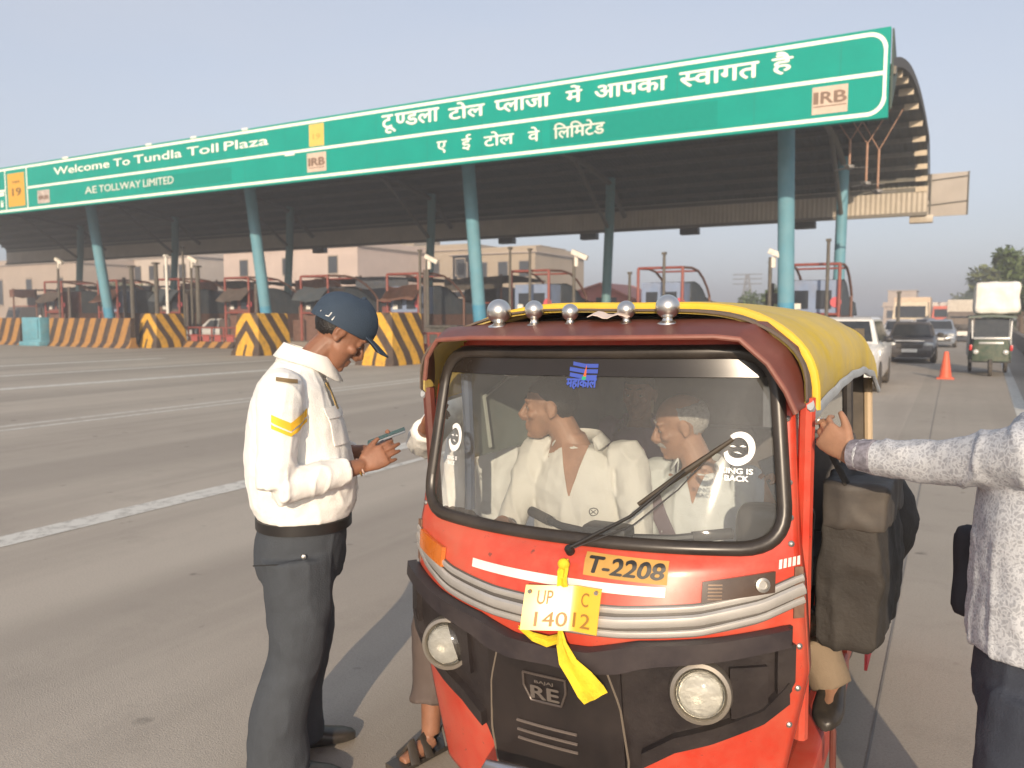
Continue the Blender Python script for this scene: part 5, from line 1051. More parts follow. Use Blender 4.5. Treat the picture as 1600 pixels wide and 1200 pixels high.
def hand(m,W,d,n,th,s=1.0,curl=(18,22,15),spread=6,thumb=(.55,.85,.1)):
    W=V(W); d=V(d).normalized(); n=V(n); n=(n-d*n.dot(d)).normalized(); t=d.cross(n); t=t if t.dot(V(th))>0 else -t
    rings=[]
    for k,(a,hw,hd) in enumerate(((-.015,.026,.019),(.012,.030,.018),(.045,.040,.0165),(.075,.043,.014),(.092,.040,.011))):
        rings.append((W+d*a*s,hw*s,hd*s,t,n))
    rings_torso(m,rings,16,2.6)
    for i,(o,L_,r) in enumerate(((.031,.072,.0088),(.0105,.080,.0092),(-.0105,.074,.0088),(-.031,.058,.0078))):
        b=W+d*(.084-.006*abs(i-1.2))*s+t*o*s; dd=(d+t*math.tan(R(spread))*(1.5-i)*.6).normalized(); ax=dd.cross(n); pts=[b-dd*.012*s,b]; p=b
        for fr,cu in zip((.46,.30,.24),(curl if not isinstance(curl[0],tuple) else curl[i])):
            dd=Matrix.Rotation(R(cu),3,ax)@dd; p=p+dd*L_*fr*s; pts.append(p)
        m.tube(pts,[r*s*1.05,r*s*1.05,r*s,r*.93*s,r*.70*s],10)
    b=W+d*.022*s+t*.026*s; dd=(d*thumb[0]+t*thumb[1]+n*thumb[2]).normalized(); p1=b+dd*.036*s; d2=(dd+d*.5).normalized(); p2=p1+d2*.030*s; p3=p2+(d2+d*.25).normalized()*.022*s
    m.tube([b-dd*.01*s,b,p1,p2,p3],[.015*s,.0155*s,.0125*s,.0105*s,.0075*s],10)
def folds(amp,fr=9,sd=0,mask=None):
    def f(c):
        n1=noise.noise(V((c.x*fr,c.y*fr,c.z*fr*.45))+V((sd,0,0))); n2=noise.noise(V((c.x*fr*2.3,c.y*fr*2.3,c.z*fr*2.8))+V((0,sd,3)))
        r=1-abs(n1)*2; a=amp*(max(0,r)**3*1.2-.3)+amp*.5*n2
        return a*(mask(c) if mask else 1)
    return f
def shoe(parent,A,T,s=1.0,m_=None,nm='shoe'):
    A=V(A); T=V(T).normalized(); l=V((-T.y,T.x,0)); q=MB(); R_=[]
    for a,hw,h in ((-.075,.026,.07),(-.06,.036,.085),(-.02,.039,.095),(.04,.043,.075),(.10,.047,.055),(.15,.042,.046),(.185,.026,.036),(.195,.010,.026)):
        c=A+T*a*s; c.z=h*s/2+.004; R_.append((V((c.x,c.y,c.z+A.z)),hw*s,h*s/2,l,V((0,0,1))))
    rings_torso(q,R_,16,2.6); return q.build(nm,m_ or M_leather,parent)
def person(label,loc,fwd,J,skin,vox=.0048,group=None,hs=1.0,jaw=1.0):
    """fwd: ground direction faced; J: joints in the local frame (x forward, y left, z up)"""
    a=atan2(fwd[1],fwd[0]); t=thing('person',label,'person',loc,a,group); m=MB()
    R_=[]
    lv=V(J['shL'])-V(J['shR']); fv=V((1,0,0))
    cst,pel,nk=V(J['cst']),V(J['pel']),V(J['nk']); bk=J.get('bulk',1)
    up=(nk-pel).normalized(); fv=lv.cross(up).normalized()
    for tt,hw,hd in ((-.10,.10,.08),(0,.135,.095),(.25,.13,.095),(.55,.145,.10),(.8,.15,.09),(.93,.085,.06),(1.02,.06,.055)):
        c=pel+(nk-pel)*tt if tt<.3 or 'cst' not in J else (pel.lerp(cst,min(1,tt/.6)) if tt<=.6 else cst.lerp(nk,(tt-.6)/.4))
        R_.append((c,hw*bk,hd*bk,lv,fv))
    rings_torso(m,R_,24,2.3)
    P,Q=head(m,J['hd'],J['hf'],J['hu'],hs,jaw)
    limb(m,[nk-up*.03,nk.lerp(V(J['hd']),.5),V(J['hd'])+V(J['hu'])*-.03],[.062,.056,.058],14)
    for s in 'LR':
        if 'el'+s in J:
            sh,el,wr=V(J['sh'+s]),V(J['el'+s]),V(J['wr'+s])
            limb(m,[nk.lerp(sh,.55)-up*.06,sh-up*.02,sh.lerp(el,.5),el],[.035,.045,.045,.040],12); limb(m,[el,el.lerp(wr,.35),wr],[.040,.041,.027],12)
            if 'hand'+s in J: hand(m,wr,*J['hand'+s])
        if 'kn'+s in J:
            hp,kn,an=V(J['hp'+s]),V(J['kn'+s]),V(J['an'+s]); limb(m,[hp,hp.lerp(kn,.5),kn],[.080,.070,.052],14); limb(m,[kn,kn.lerp(an,.35),an],[.052,.050,.036],14)
            tv=V(J['toe'+s]); limb(m,[an+V((0,0,-.02)),an+tv*.06+V((0,0,-.045)),an+tv*.15+V((0,0,-.060))],[.036,.034,.022],10)
    o=m.build('body',skin,t); remesh(o,vox,2)
    return t,P,Q,R_
def garment(name,t,m_,build,vox=.009,amp=.006,sd=0,fr=9,smooth=3,mask=None):
    q=MB(); build(q); o=q.build(name,m_,t); return remesh(o,vox,smooth,folds(amp,fr,sd,mask))
def hair_cap(t,P,Q,m_,s=1.0,cut=None,name='hair',back=-.02,grow=1.015,top=9):
    """shell over the cranium above the hair line"""
    q=MB(); b=q.b; n=40; C0=P(-.014,0,.032); rx,ry,rz=.102*grow*s,.079*grow*s,.094*grow*s; rows=[]
    for i in range(19):
        el=pi/2-(pi*.78)*i/18; rows.append([])
        for k in range(n):
            az=2*pi*k/n; d=V((cos(el)*cos(az),cos(el)*sin(az),sin(el))); lim=(.072 if cos(az)>.55 else sm(.072,-.015,min(1,(.55-cos(az))/.7)) if cos(az)>-.15 else sm(-.015,-.065,min(1,(-.15-cos(az))/.6)))
            if cut: lim=max(lim,cut(az))
            p=V((rx*d.x,ry*d.y,rz*d.z)); zc=p.z/s+.032
            if zc>top: p*=.9
            elif zc<lim: p*=.86 if zc<lim-.012 else .97
            p+=d*.0035*noise.noise(d*14); rows[-1].append(C0+Q@p)
    q.loft([r for r in rows],cap=True); return q.build(name,m_,t,ang=70)
# ---------------------------------------------------------------- the officer with the phone
f=V((.73,.68,0)).normalized()
hf=V((.76,.0,-.65)); hu=V((.65,0,.76)); hd=V((.200,0,1.632))
J=dict(pel=(.02,0,.90),cst=(.015,0,1.27),nk=(.055,0,1.505),hd=hd,hf=hf,hu=hu,bulk=1.12,
 shL=(.03,.195,1.44),shR=(-.005,-.205,1.44),elR=(-.01,-.275,1.125),wrR=(.262,-.150,1.165),elL=(.05,.27,1.13),wrL=(.29,.09,1.175),
 handR=((.90,.05,.42),(.10,.95,-.25),(0,.1,1),1.0,((14,16,10),(10,12,8),(12,14,10),(20,16,10)),3.2,(.80,.55,.25)),handL=((.88,-.30,.30),(-.2,-.3,.93),(0,-1,.2),1.0,(34,40,30),4,(.8,.45,.5)),
 hpL=(.02,.095,.90),hpR=(.01,-.095,.90),knL=(.065,.10,.49),knR=(.015,-.11,.48),anL=(.02,.11,.085),anR=(-.035,-.12,.085),toeL=(1,.12,0),toeR=(1,-.15,0))
off,P,Q,TR=person('man in white uniform shirt and navy cap looking down at the phone in his hands',(-2.12,2.12,0),f,J,M_skin,.0042,jaw=1.12)
face_bits(P,Q,1,off)
hair_cap(off,P,Q,M_hair,1,None,'hair')
def shirt_off(q):
    R2=[]
    for z,c,hw,hd_ in ((.953,.053,.176,.152),(.972,.056,.190,.170),(1.02,.058,.196,.192),(1.10,.052,.200,.198),(1.20,.040,.198,.190),(1.30,.033,.200,.174),(1.39,.025,.198,.150),(1.45,.025,.185,.125),(1.50,.035,.125,.095),(1.535,.048,.085,.082)):
        R2.append((V((c,0,z)),hw,hd_,V((0,1,0)),V((1,0,0))))
    rings_torso(q,R2,36,2.25)
    for s in 'RL':
        sh,el,wr=V(J['sh'+s]),V(J['el'+s]),V(J['wr'+s]); 
        limb(q,[sh+V((0,-.06 if s=='L' else .06,.0)),sh+V((-.005,0,-.01)),sh.lerp(el,.5)+V((-.012,0,0)),el+V((-.022,0,-.006))],[.076,.078,.070,.062],16); limb(q,[el+V((-.022,0,-.006)),el.lerp(wr,.4)+V((0,0,.0)),el.lerp(wr,.80)],[.062,.057,.046],16)
        e2=el.lerp(wr,.80); q.tube([el.lerp(wr,.70),e2],[.049,.050],14)
def mk_(c): return .75+.9*math.exp(-((c.z-1.13)**2+(c.x-.02)**2)/.012)+.3*math.exp(-((c.z-.97)**2)/.0015)
so_=garment('shirt',off,M_shirtw,shirt_off,.007,.0042,1.3,15,3,mk_)
# collar, placket, pockets, epaulettes and rank marks are pieces of the shirt
NB=V((.060,0,1.515)); cl=MB(); n=28
def col_ring(h,r1,r2,dx): return [NB+V((dx+r1*cos(2*pi*k/n)+.40*h,r2*sin(2*pi*k/n),h+.030*(cos(2*pi*k/n)*-1))) for k in range(n)]
r0=col_ring(-.015,.086,.088,0); r1=col_ring(.052,.080,.079,-.004); r2=col_ring(.060,.083,.083,-.002); r3=col_ring(.012,.108,.110,.002)
r3=[p+V((.030*max(0,cos(2*pi*k/n-.45))**6+.030*max(0,cos(2*pi*k/n+.45))**6,0,-.040*(max(0,cos(2*pi*k/n-.5))**6+max(0,cos(2*pi*k/n+.5))**6))) for k,p in enumerate(r3)]
cl.loft([r0,r1,r2,r3],cap=False); co=cl.build('collar',M_shirtw,so_,ang=60); co.modifiers.new('s','SOLIDIFY').thickness=.004
def on_shirt(pts,m_,nm,side=-1,h=.006,par=so_,thick=.003):
    """sheet laid on the shirt's surface, seen from the right-hand side (x forward, z up)"""
    from mathutils.bvhtree import BVHTree
    me=so_.data; bv=BVHTree.FromPolygons([v.co for v in me.vertices],[p.vertices for p in me.polygons])
    def hit(x,z):
        r_=bv.ray_cast(V((x,side*1.0,z)),V((0,-side,0)))
        return (r_[0]+r_[1]*h) if r_[0] else V((x,side*.2,z))
    q=MB(); N_=6; (a,b,c,d)=pts
    q.grid([[hit(*(sm(sm(a[k],b[k],i/N_),sm(d[k],c[k],i/N_),j/N_) for k in (0,1))) for j in range(N_+1)] for i in range(N_+1)],V((0,-side*thick,0))); return q.build(nm,m_,par)
M_rank=mat('rank_yellow',(.85,.50,.03),.7,var=.08)
on_shirt(((-.035,1.375),(.022,1.345),(.022,1.318),(-.035,1.350)),M_rank,'chevron'); on_shirt(((.022,1.345),(.075,1.382),(.075,1.355),(.022,1.318)),M_rank,'chevron')
on_shirt(((-.035,1.343),(.022,1.312),(.022,1.300),(-.035,1.330)),M_rank,'chevron'); on_shirt(((.022,1.312),(.075,1.348),(.075,1.336),(.022,1.300)),M_rank,'chevron')
on_shirt(((-.02,1.492),(.045,1.482),(.045,1.470),(-.02,1.480)),mat('epaulette_brown',(.22,.15,.07),.7),'epaulette')
from mathutils.bvhtree import BVHTree
def front_sheet(pts,m_,nm,par=so_,me_=None,h=.006,thick=.004,dirn=V((1,0,0))):
    me=(me_ or so_).data; bv=BVHTree.FromPolygons([v.co for v in me.vertices],[p.vertices for p in me.polygons])
    def hit(y,z):
        r_=bv.ray_cast(V((.9,y,z)),V((-1,0,0))); return (r_[0]+r_[1]*h) if r_[0] else V((.2,y,z))
    q=MB(); N_=6; a,b,c,d=pts
    q.grid([[hit(*(sm(sm(a[k],b[k],i/N_),sm(d[k],c[k],i/N_),j/N_) for k in (0,1))) for j in range(N_+1)] for i in range(N_+1)],V((-thick,0,0))); return q.build(nm,m_,par)
front_sheet(((-.155,1.36),(-.05,1.36),(-.05,1.24),(-.155,1.24)),M_shirtw,'pocket',h=.008); front_sheet(((-.16,1.375),(-.045,1.375),(-.045,1.335),(-.16,1.335)),M_shirtw,'pocket_flap',h=.013)
front_sheet(((-.02,1.47),(.02,1.47),(.02,.97),(-.02,.97)),M_shirtw,'placket',h=.005)
front_sheet(((-.10,1.455),(-.075,1.455),(-.075,1.36),(-.10,1.36)),mat('badge_brass',(.32,.22,.08),.4,.5),'name_badge',h=.014)
def tr_off(q):
    R2=[]
    for z,c,hw,hd_ in ((.985,.058,.170,.150),(.93,.052,.180,.158),(.88,.045,.185,.165),(.80,.035,.178,.165),(.74,.035,.168,.150)): R2.append((V((c,0,z)),hw,hd_,V((0,1,0)),V((1,0,0))))
    rings_torso(q,R2,32,2.3)
    for s,y in (('R',-1),('L',1)):
        kn,an=V(J['kn'+s]),V(J['an'+s]); limb(q,[V((.03,y*.09,.84)),V((.035,y*.10,.68)),kn,V((an.x-.01,an.y,.26)),V((an.x-.015,an.y,.045))],[.135,.118,.098,.102,.112],18)
to_=garment('trousers',off,M_navy,tr_off,.009,.0055,5.1,8,3)
q=MB(); rings_torso(q,[(V((.056,0,z)),.186+e,.168+e,V((0,1,0)),V((1,0,0))) for z,e in ((.93,.0),(.932,.006),(.968,.006),(.97,0))],36,2.3); be=q.build('belt',mat('belt_black',(.015,.013,.012),.4),off)
on_shirt(((-.115,.845),(-.02,.842),(-.02,.838),(-.115,.841)),mat('pocket_seam',(.015,.016,.018),.8),'hip_pocket_seam',par=to_)
q=MB(); q.lathe((.055,-.197,.862),[(.008,0),(.008,-.004),(0,-.006)],(0,1,0),12); q.build('steel_clip',M_chrome,to_)
for s in 'RL': shoe(off,V((J['an'+s][0]+.01,J['an'+s][1],0)),V(J['toe'+s]),1.05)
# cap
M_cap=fabric('navy_cap_cloth',(.028,.047,.075),.10); cp=MB(); n=36; rows=[]
for i in range(13):
    el=pi/2*(1-i/12*.999); rows.append([P(-.016+(.121+.006*max(0,sin(el)))*cos(el)*cos(2*pi*k/n),.098*cos(el)*sin(2*pi*k/n),.048+.106*sin(el)+.008*sin(el)*cos(2*pi*k/n)) for k in range(n)])
for j in range(1,5):
    rows.append([])
    for k in range(n):
        az=2*pi*k/n; rim=.016+.024*cos(az); s_=1-.05*(j/4)**2; rows[-1].append(P(-.016+.121*s_*cos(az),.098*s_*sin(az),.048+(rim-.048)*j/4))
cp.loft(rows); cap=cp.build('cap',M_cap,off,ang=60)
q=MB(); q.grid([[P(.074+.115*t*(1-.35*(abs(b_)/.082)**2.2), b_*(1+.10*t), .062-.006*t-.9*abs(b_)**1.75-.008*t*t) for t in [i/6 for i in range(7)]] for b_ in [-.082+.164*j/16 for j in range(17)]],Q@V((0,0,-.004))); q.build('brim',M_cap,cap)
q=MB(); q.ell(P(-.018,0,.156),(.010,.010,.006)); q.build('button',M_cap,cap)
q=MB(); q.box((0,0,0),(.02,.004,.014)); z_=q.build('buckle',mat('buckle_white',(.7,.7,.68),.3,.6),cap); z_.location=P(-.098,-.060,.022)
q=MB(); a_=P(-.075,-.0835,.030); q.tube([P(-.075,-.084,.040),P(-.075,-.0855,.022),P(-.085,-.081,.018)],.0022,5); q.tube([P(-.058,-.089,.040),P(-.058,-.090,.018)],.0022,5); q.build('lettering',mat('stitch_white',(.75,.75,.72),.6),cap)
# wrist thread and bangle
q=MB(); w_=V(J['wrR']); dr=V((.90,.05,.42)).normalized(); u_=dr.orthogonal().normalized(); v_=dr.cross(u_)
q.tube([w_-dr*.006+u_*.030*cos(a)+v_*.026*sin(a) for a in [2*pi*k/20 for k in range(21)]],.0032,6); q.build('wrist_thread',mat('pale_thread',(.62,.45,.38),.8),off)
q=MB(); q.tube([w_-dr*.016+u_*.031*cos(a)+v_*.027*sin(a) for a in [2*pi*k/20 for k in range(21)]],.0036,6); q.build('bangle',mat('brass',(.55,.36,.10),.3,.8),off)
ph=thing('phone','grey mobile phone held in the hands of the man in the cap','phone',off.matrix_basis@V((.362,-.015,1.246)),atan2(f.y,f.x)); ph.rotation_euler=(R(3),R(-20),atan2(f.y,f.x)-.1)
q=MB(); q.box((0,0,0),(.150,.070,.0095),bev=.004); q.build('case',mat('phone_grey',(.14,.16,.19),.4),ph); q=MB(); q.box((0,0,.0052),(.146,.066,.001)); q.build('screen',mat('phone_screen',(.03,.035,.04),.2),ph)
# ---------------------------------------------------------------- driver
def rx(x,y,z): return (AX+x,AY+y,z)
def seated(label,x,y,zs,shz,hd,hf,skin,shirt,arms,bulk=1.0,hair=M_hair,brow=None,mous=None,turn=0,vox=.0052,legs=True,cut=None,collar=True,open_neck=True):
    """facing -Y; local x = forward(-Y world), y = left(+X world)"""
    fw_=V((sin(turn),-cos(turn),0)); hp=zs+.08; sc_=(shz-hp)/.50
    J=dict(pel=(0,0,hp),cst=(.02,0,hp+.30*sc_),nk=(.03,0,shz+.06),hd=hd,hf=hf,hu=V(hf).orthogonal(),bulk=bulk,shL=(.02,.19,shz),shR=(.02,-.19,shz))
    J['hu']=V((0,0,1)) if abs(V(hf).z)<.5 else V((.5,0,.8))
    J.update(arms)
    if legs: J.update(hpL=(.0,.10,hp),hpR=(.0,-.10,hp),knL=(.36,.15,hp+.03),knR=(.36,-.15,hp+.03),anL=(.37,.15,.42),anR=(.37,-.15,.42),toeL=(1,.1,0),toeR=(1,-.1,0))
    if 'legs' in arms: J.update(arms['legs'])
    t,P,Q,_=person(label,rx(x,y,0),(fw_.x,fw_.y),J,skin,vox); face_bits(P,Q,1,t,brow,mous); hair_cap(t,P,Q,hair,1,cut,top=arms.get('baldtop',9))
    def b(q):
        R2=[(V((0,0,hp-.06)),.185*bulk,.15*bulk,V((0,1,0)),V((1,0,0)))]
        for k,hw,hd_ in ((.1,.18,.150),(.35,.178,.140),(.6,.188,.132),(.82,.186,.115),(.96,.155,.100),(1.03,.105,.085),(1.08,.080,.07)): R2.append((V((.02*k,0,hp+(shz-hp)*k)),hw*bulk,hd_*bulk,V((0,1,0)),V((1,0,0))))
        rings_torso(q,R2,30,2.3)
        for s in 'LR':
            if 'el'+s in J:
                sh,el,wr=V(J['sh'+s]),V(J['el'+s]),V(J['wr'+s]); k=arms.get('sleeve',.0)
                limb(q,[sh+V((0,.06 if s=='R' else -.06,0)),sh,sh.lerp(el,.5),sh.lerp(el,.96 if k==0 else 1)],[.066,.069,.063,.058],14)
                if k: limb(q,[el,el.lerp(wr,.5),el.lerp(wr,k)],[.057,.052,.043],14)
    g=garment('shirt',t,shirt,b,.008,.0075,x*7,11,2)
    if collar:
        n=24; nb=V((.03,0,shz+.055)); cl=MB()
        def cr(h,r,dz): return [nb+V((.4*h+r*cos(2*pi*k/n)*1.02,r*sin(2*pi*k/n),h-.035*max(0,cos(2*pi*k/n))-dz*max(0,cos(2*pi*k/n))**8)) for k in range(n)]
        ks=[k for k in range(n+1)]; rows=[cr(-.02,.088,0),cr(.04,.078,0),cr(.045,.082,0),cr(.005,.112,.05)]
        sel=[k%n for k in range(4,n-3)] if open_neck else [k%n for k in range(n+1)]
        cl.grid([[r[k] for k in sel] for r in rows]); c_=cl.build('collar',shirt,g,ang=60); c_.modifiers.new('s','SOLIDIFY').thickness=.004
        if open_neck:
            for s in (-1,1): pass
            q=MB(); q.grid([[V((.02+.12*1.0-.012*abs(yy)*10-.5*(zz_-(shz-.06)) if False else 0,yy*0,zz_)) for yy in (0,1)] for zz_ in (shz-.05,shz)]) if False else None
    if legs:
        def b2(q):
            rings_torso(q,[(V((-.02,0,hp+.06)),.17*bulk,.13,V((0,1,0)),V((1,0,0))),(V((0,0,hp-.02)),.18*bulk,.14,V((0,1,0)),V((1,0,0))),(V((0,0,hp-.09)),.17*bulk,.12,V((0,1,0)),V((1,0,0)))],24,2.4)
            for s in 'LR':
                kn,an=V(J['kn'+s]),V(J['an'+s]); limb(q,[V((0,J['hp'+s][1],hp)),V(J['hp'+s]).lerp(kn,.5),kn],[.105,.098,.082],14); limb(q,[kn,kn.lerp(an,.5),an+V((0,0,-.02))],[.082,.072,.064],14)
        garment('trousers',t,arms.get('trm',M_navy),b2,.010,.005,x*3,9)
        for s in 'LR': shoe(t,V((J['an'+s][0],J['an'+s][1],J['an'+s][2]-.085)),V(J['toe'+s]),1.0)
    return t,P,Q,g
drv,P,Q,g=seated('driver in a cream collared shirt behind the windscreen, head turned sideways',-.262,.52,.52,1.165,V((.065,-.118,1.350)),V((.42,-.90,-.05)),M_skin2,M_shirtd,
  dict(nk=(.03,-.05,1.24),elL=(.12,.27,.86),wrL=(.34,.20,.96),elR=(.12,-.27,.86),wrR=(.36,-.16,.965),handL=((.7,-.1,.0),(0,0,-1),(0,-1,0),1.0,(40,50,35)),handR=((.7,.1,0),(0,0,-1),(0,1,0),1.0,(40,50,35))),1.02)
q=MB(); 
bvv=BVHTree.FromPolygons([v.co for v in g.data.vertices],[p.vertices for p in g.data.polygons])
def gh(y,z,h=.004):
    r_=bvv.ray_cast(V((.9,y,z)),V((-1,0,0))); return r_[0]+r_[1]*h if r_[0] else V((.15,y,z))
rg=[gh(.095+.014*cos(a),.985+.014*sin(a)) for a in [2*pi*k/20 for k in range(21)]]; q.tube(rg,.0018,5); 
q.tube([gh(.088,.978),gh(.102,.992)],.0016,5); q.tube([gh(.102,.978),gh(.088,.992)],.0016,5); q.build('shirt_emblem',mat('emblem_dark',(.06,.06,.065),.7),g)
q=MB(); q.grid([[gh(sm(-.055,0,t_) if s_<0 else 0,0) for t_ in (0,1)] for s_ in (1,1)]) if False else None
# V of bare skin at the open neck
def neck_v(t,g,skin,shz,w_=.055,d=.13):
    bv=BVHTree.FromPolygons([v.co for v in g.data.vertices],[p.vertices for p in g.data.polygons])
    q=MB(); rows=[]
    for i in range(9):
        z=shz+.055-(d+.055)*i/8; hw_=w_*(1-i/8)*.98+.002; rows.append([])
        for j in range(9):
            y=-hw_+2*hw_*j/8; r_=bv.ray_cast(V((.9,y,z)),V((-1,0,0))); rows[-1].append((r_[0]+V((.004,0,0))) if r_[0] else V((.09,y,z)))
    q.grid(rows,V((-.004,0,0))); return q.build('open_neck',skin,t)
neck_v(drv,g,M_skin2,1.165)
# ---------------------------------------------------------------- older passenger beside him
pax,P,Q,g2=seated('balding older passenger in a pale shirt beside the driver',.13,.76,.52,1.07,V((.05,-.075,1.275)),V((.38,-.86,-.25)),M_skin2,M_shirto,
  dict(elL=(.10,.30,.86),wrL=(.21,.30,1.06),elR=(.13,-.25,.80),wrR=(.34,-.14,.78),handL=((.15,.15,.95),(.8,-.5,0),(.3,1,.2),1.0,(48,50,35)),handR=((.8,.1,0),(0,0,-1),(0,1,0),1.0,(30,35,25)),sleeve=.55,trm=M_khaki,baldtop=.085,
  legs=dict(hpL=(.02,.12,.60),knL=(.36,.46,.66),anL=(.37,.535,.54),hpR=(0,-.08,.60),knR=(.36,-.1,.63),anR=(.37,-.1,.42),toeL=(1,.02,0),toeR=(1,0,0))),1.0,M_greyhair,M_greyhair,M_greyhair,cut=lambda az:.2 if cos(az)>.25 else (.02 if cos(az)>-.3 else -.03))
neck_v(pax,g2,M_skin2,1.07,.04,.07)
q=MB()
bs=BVHTree.FromPolygons([v.co for v in g2.data.vertices],[p.vertices for p in g2.data.polygons])
def gp(y,z):
    r_=bs.ray_cast(V((.9,y,z)),V((-1,0,0))); return r_[0]+V((.008,0,0)) if r_[0] else V((.15,y,z))
q.grid([[gp(sm(-.17,.04,t_)+dw,sm(1.0,.66,t_)+dw*.5) for dw in (-.03,0,.03)] for t_ in [i/10 for i in range(11)]],V((-.004,0,0))); q.build('bag_strap',mat('strap_mauve',(.16,.12,.14),.8),pax)
pm_=pax.matrix_basis@V((.255,.325,1.15)); t=thing('phone','black phone held up by the older passenger at the right of the glass','phone',pm_); t.rotation_euler=(R(70),R(-25),R(15))
q=MB(); q.box((0,0,0),(.074,.155,.010),bev=.004); q.build('case',M_black,t); q=MB(); q.box((0,0,.0055),(.066,.146,.001)); q.build('screen',mat('phone_screen',(.03,.035,.04),.08),t)
lb=MB(); lb.box((0,0,0),(.24,.13,.30),bev=.035); o=lb.build('lap_bag',M_leather,loc=(AX+.47,AY+.42,.93)); remesh(o,.009,3,lambda c:.008*noise.noise(c*11)); tag(o,'dark bag on the lap of the older passenger behind the right corner of the glass','bag')
# ---------------------------------------------------------------- passenger on the back seat
rp,P,Q,g3=seated('passenger in a mauve shirt on the dark back seat behind the two front men',-.42,1.62,.55,1.10,V((.06,0,1.30)),V((1,.05,-.05)),M_skin,fabric('mauve_cloth',(.22,.13,.19)),dict(elL=(.14,.26,.84),wrL=(.36,.14,.74),elR=(.14,-.26,.84),wrR=(.36,-.14,.74)),1.0,legs=False)
# ---------------------------------------------------------------- man standing at the far side of the rickshaw
f2=V((.75,-.66,0)).normalized()
def w2(x,y,z): return tuple(Matrix.Rotation(-atan2(f2.y,f2.x),3,'Z')@(V((x,y,z))-V((-1.77,2.92,0))))
Js=dict(pel=w2(-1.77,2.92,.86),cst=w2(-1.75,2.94,1.18),nk=w2(-1.71,2.94,1.415),hd=w2(-1.66,2.94,1.565),hf=(.95,.35,-.25),hu=(.25,0,.96),bulk=.92,shL=w2(-1.63,3.08,1.36),shR=w2(-1.80,2.80,1.36),
 elL=w2(-1.45,3.02,1.06),wrL=w2(-1.40,2.88,1.20),elR=w2(-1.84,2.58,1.19),wrR=w2(-1.70,2.405,1.285),handR=(V(w2(-1.63,2.36,1.37))-V(w2(-1.70,2.405,1.285)),(.8,.5,0),(0,0,1),1.0,(40,45,30)),handL=((.5,.2,.8),(.3,-.9,0),(0,0,1),1.0,(30,35,25)),
 hpL=w2(-1.72,2.99,.86),hpR=w2(-1.80,2.84,.86),knL=w2(-1.74,2.98,.46),knR=w2(-1.735,2.50,.50),anL=w2(-1.78,3.02,.08),anR=w2(-1.715,2.44,.08),toeL=(1,.1,0),toeR=(.45,-.85,0))
sp,P,Q,_=person('man in white shirt and brown trousers mostly hidden beside the rickshaw',(-1.77,2.92,0),f2,Js,M_skin,.0052); face_bits(P,Q,1,sp); hair_cap(sp,P,Q,M_hair)
def b(q):
    pl_,ct_,nk_=V(Js['pel']),V(Js['cst']),V(Js['nk']); lv_=V(Js['shL'])-V(Js['shR']); fv_=lv_.cross(nk_-pl_)
    rings_torso(q,[(pl_+V((0,0,-.06)),.18,.145,V((0,1,0)),V((1,0,0))),(pl_,.18,.145,V((0,1,0)),V((1,0,0))),(ct_,.185,.14,lv_,fv_),(ct_.lerp(nk_,.55),.185,.12,lv_,fv_),(ct_.lerp(nk_,.85),.13,.09,lv_,fv_),(nk_,.085,.075,lv_,fv_)],28,2.3)
    for s in 'LR':
        sh,el,wr=V(Js['sh'+s]),V(Js['el'+s]),V(Js['wr'+s]); limb(q,[sh+V((0,.06 if s=='R' else -.06,0)),sh,el],[.075,.075,.064],14); limb(q,[el,el.lerp(wr,.5),el.lerp(wr,.85)],[.064,.056,.046],14)
garment('shirt',sp,M_shirtw,b,.009,.006,9.3,10)
def b(q):
    rings_torso(q,[(V((0,0,z)),.165,.13,V((0,1,0)),V((1,0,0))) for z in (.93,.85,.78)],24,2.3)
    for s,y in (('R',-1),('L',1)):
        kn,an=V(Js['kn'+s]),V(Js['an'+s]); limb(q,[V(Js['hp'+s])+V((0,0,-.03)),V(Js['hp'+s]).lerp(kn,.5)+V((.02,0,0)),kn,kn.lerp(an,.5),V((an.x,an.y,.20))],[.115,.11,.088,.080,.085],16)
garment('trousers',sp,mat('brown_trouser',(.10,.075,.065),.8,var=.12),b,.010,.005,2.2,9)
for s in 'LR':
    A=V(Js['an'+s]); T=V(Js['toe'+s]).normalized(); l_=V((-T.y,T.x,0)); q=MB()
    q.grid([[A+T*a_+l_*b_+V((0,0,-.076)) for b_ in (-.042,0,.042)] for a_ in (-.07,-.03,.03,.1,.16,.19)],V((0,0,.018))); q.tube([A+T*.12+l_*.05+V((0,0,-.06)),A+T*.10+V((0,0,.0)),A+T*.12-l_*.05+V((0,0,-.06))],.013,6,flat=1.6); q.tube([A+T*.05+l_*.05+V((0,0,-.06)),A+T*.04+V((0,0,.005)),A+T*.05-l_*.05+V((0,0,-.06))],.012,6,flat=1.6); q.tube([A-T*.05+l_*.04+V((0,0,-.06)),A-T*.065+V((0,0,.0)),A-T*.05-l_*.04+V((0,0,-.06))],.010,6)
    q.build('sandal',M_leather,sp)
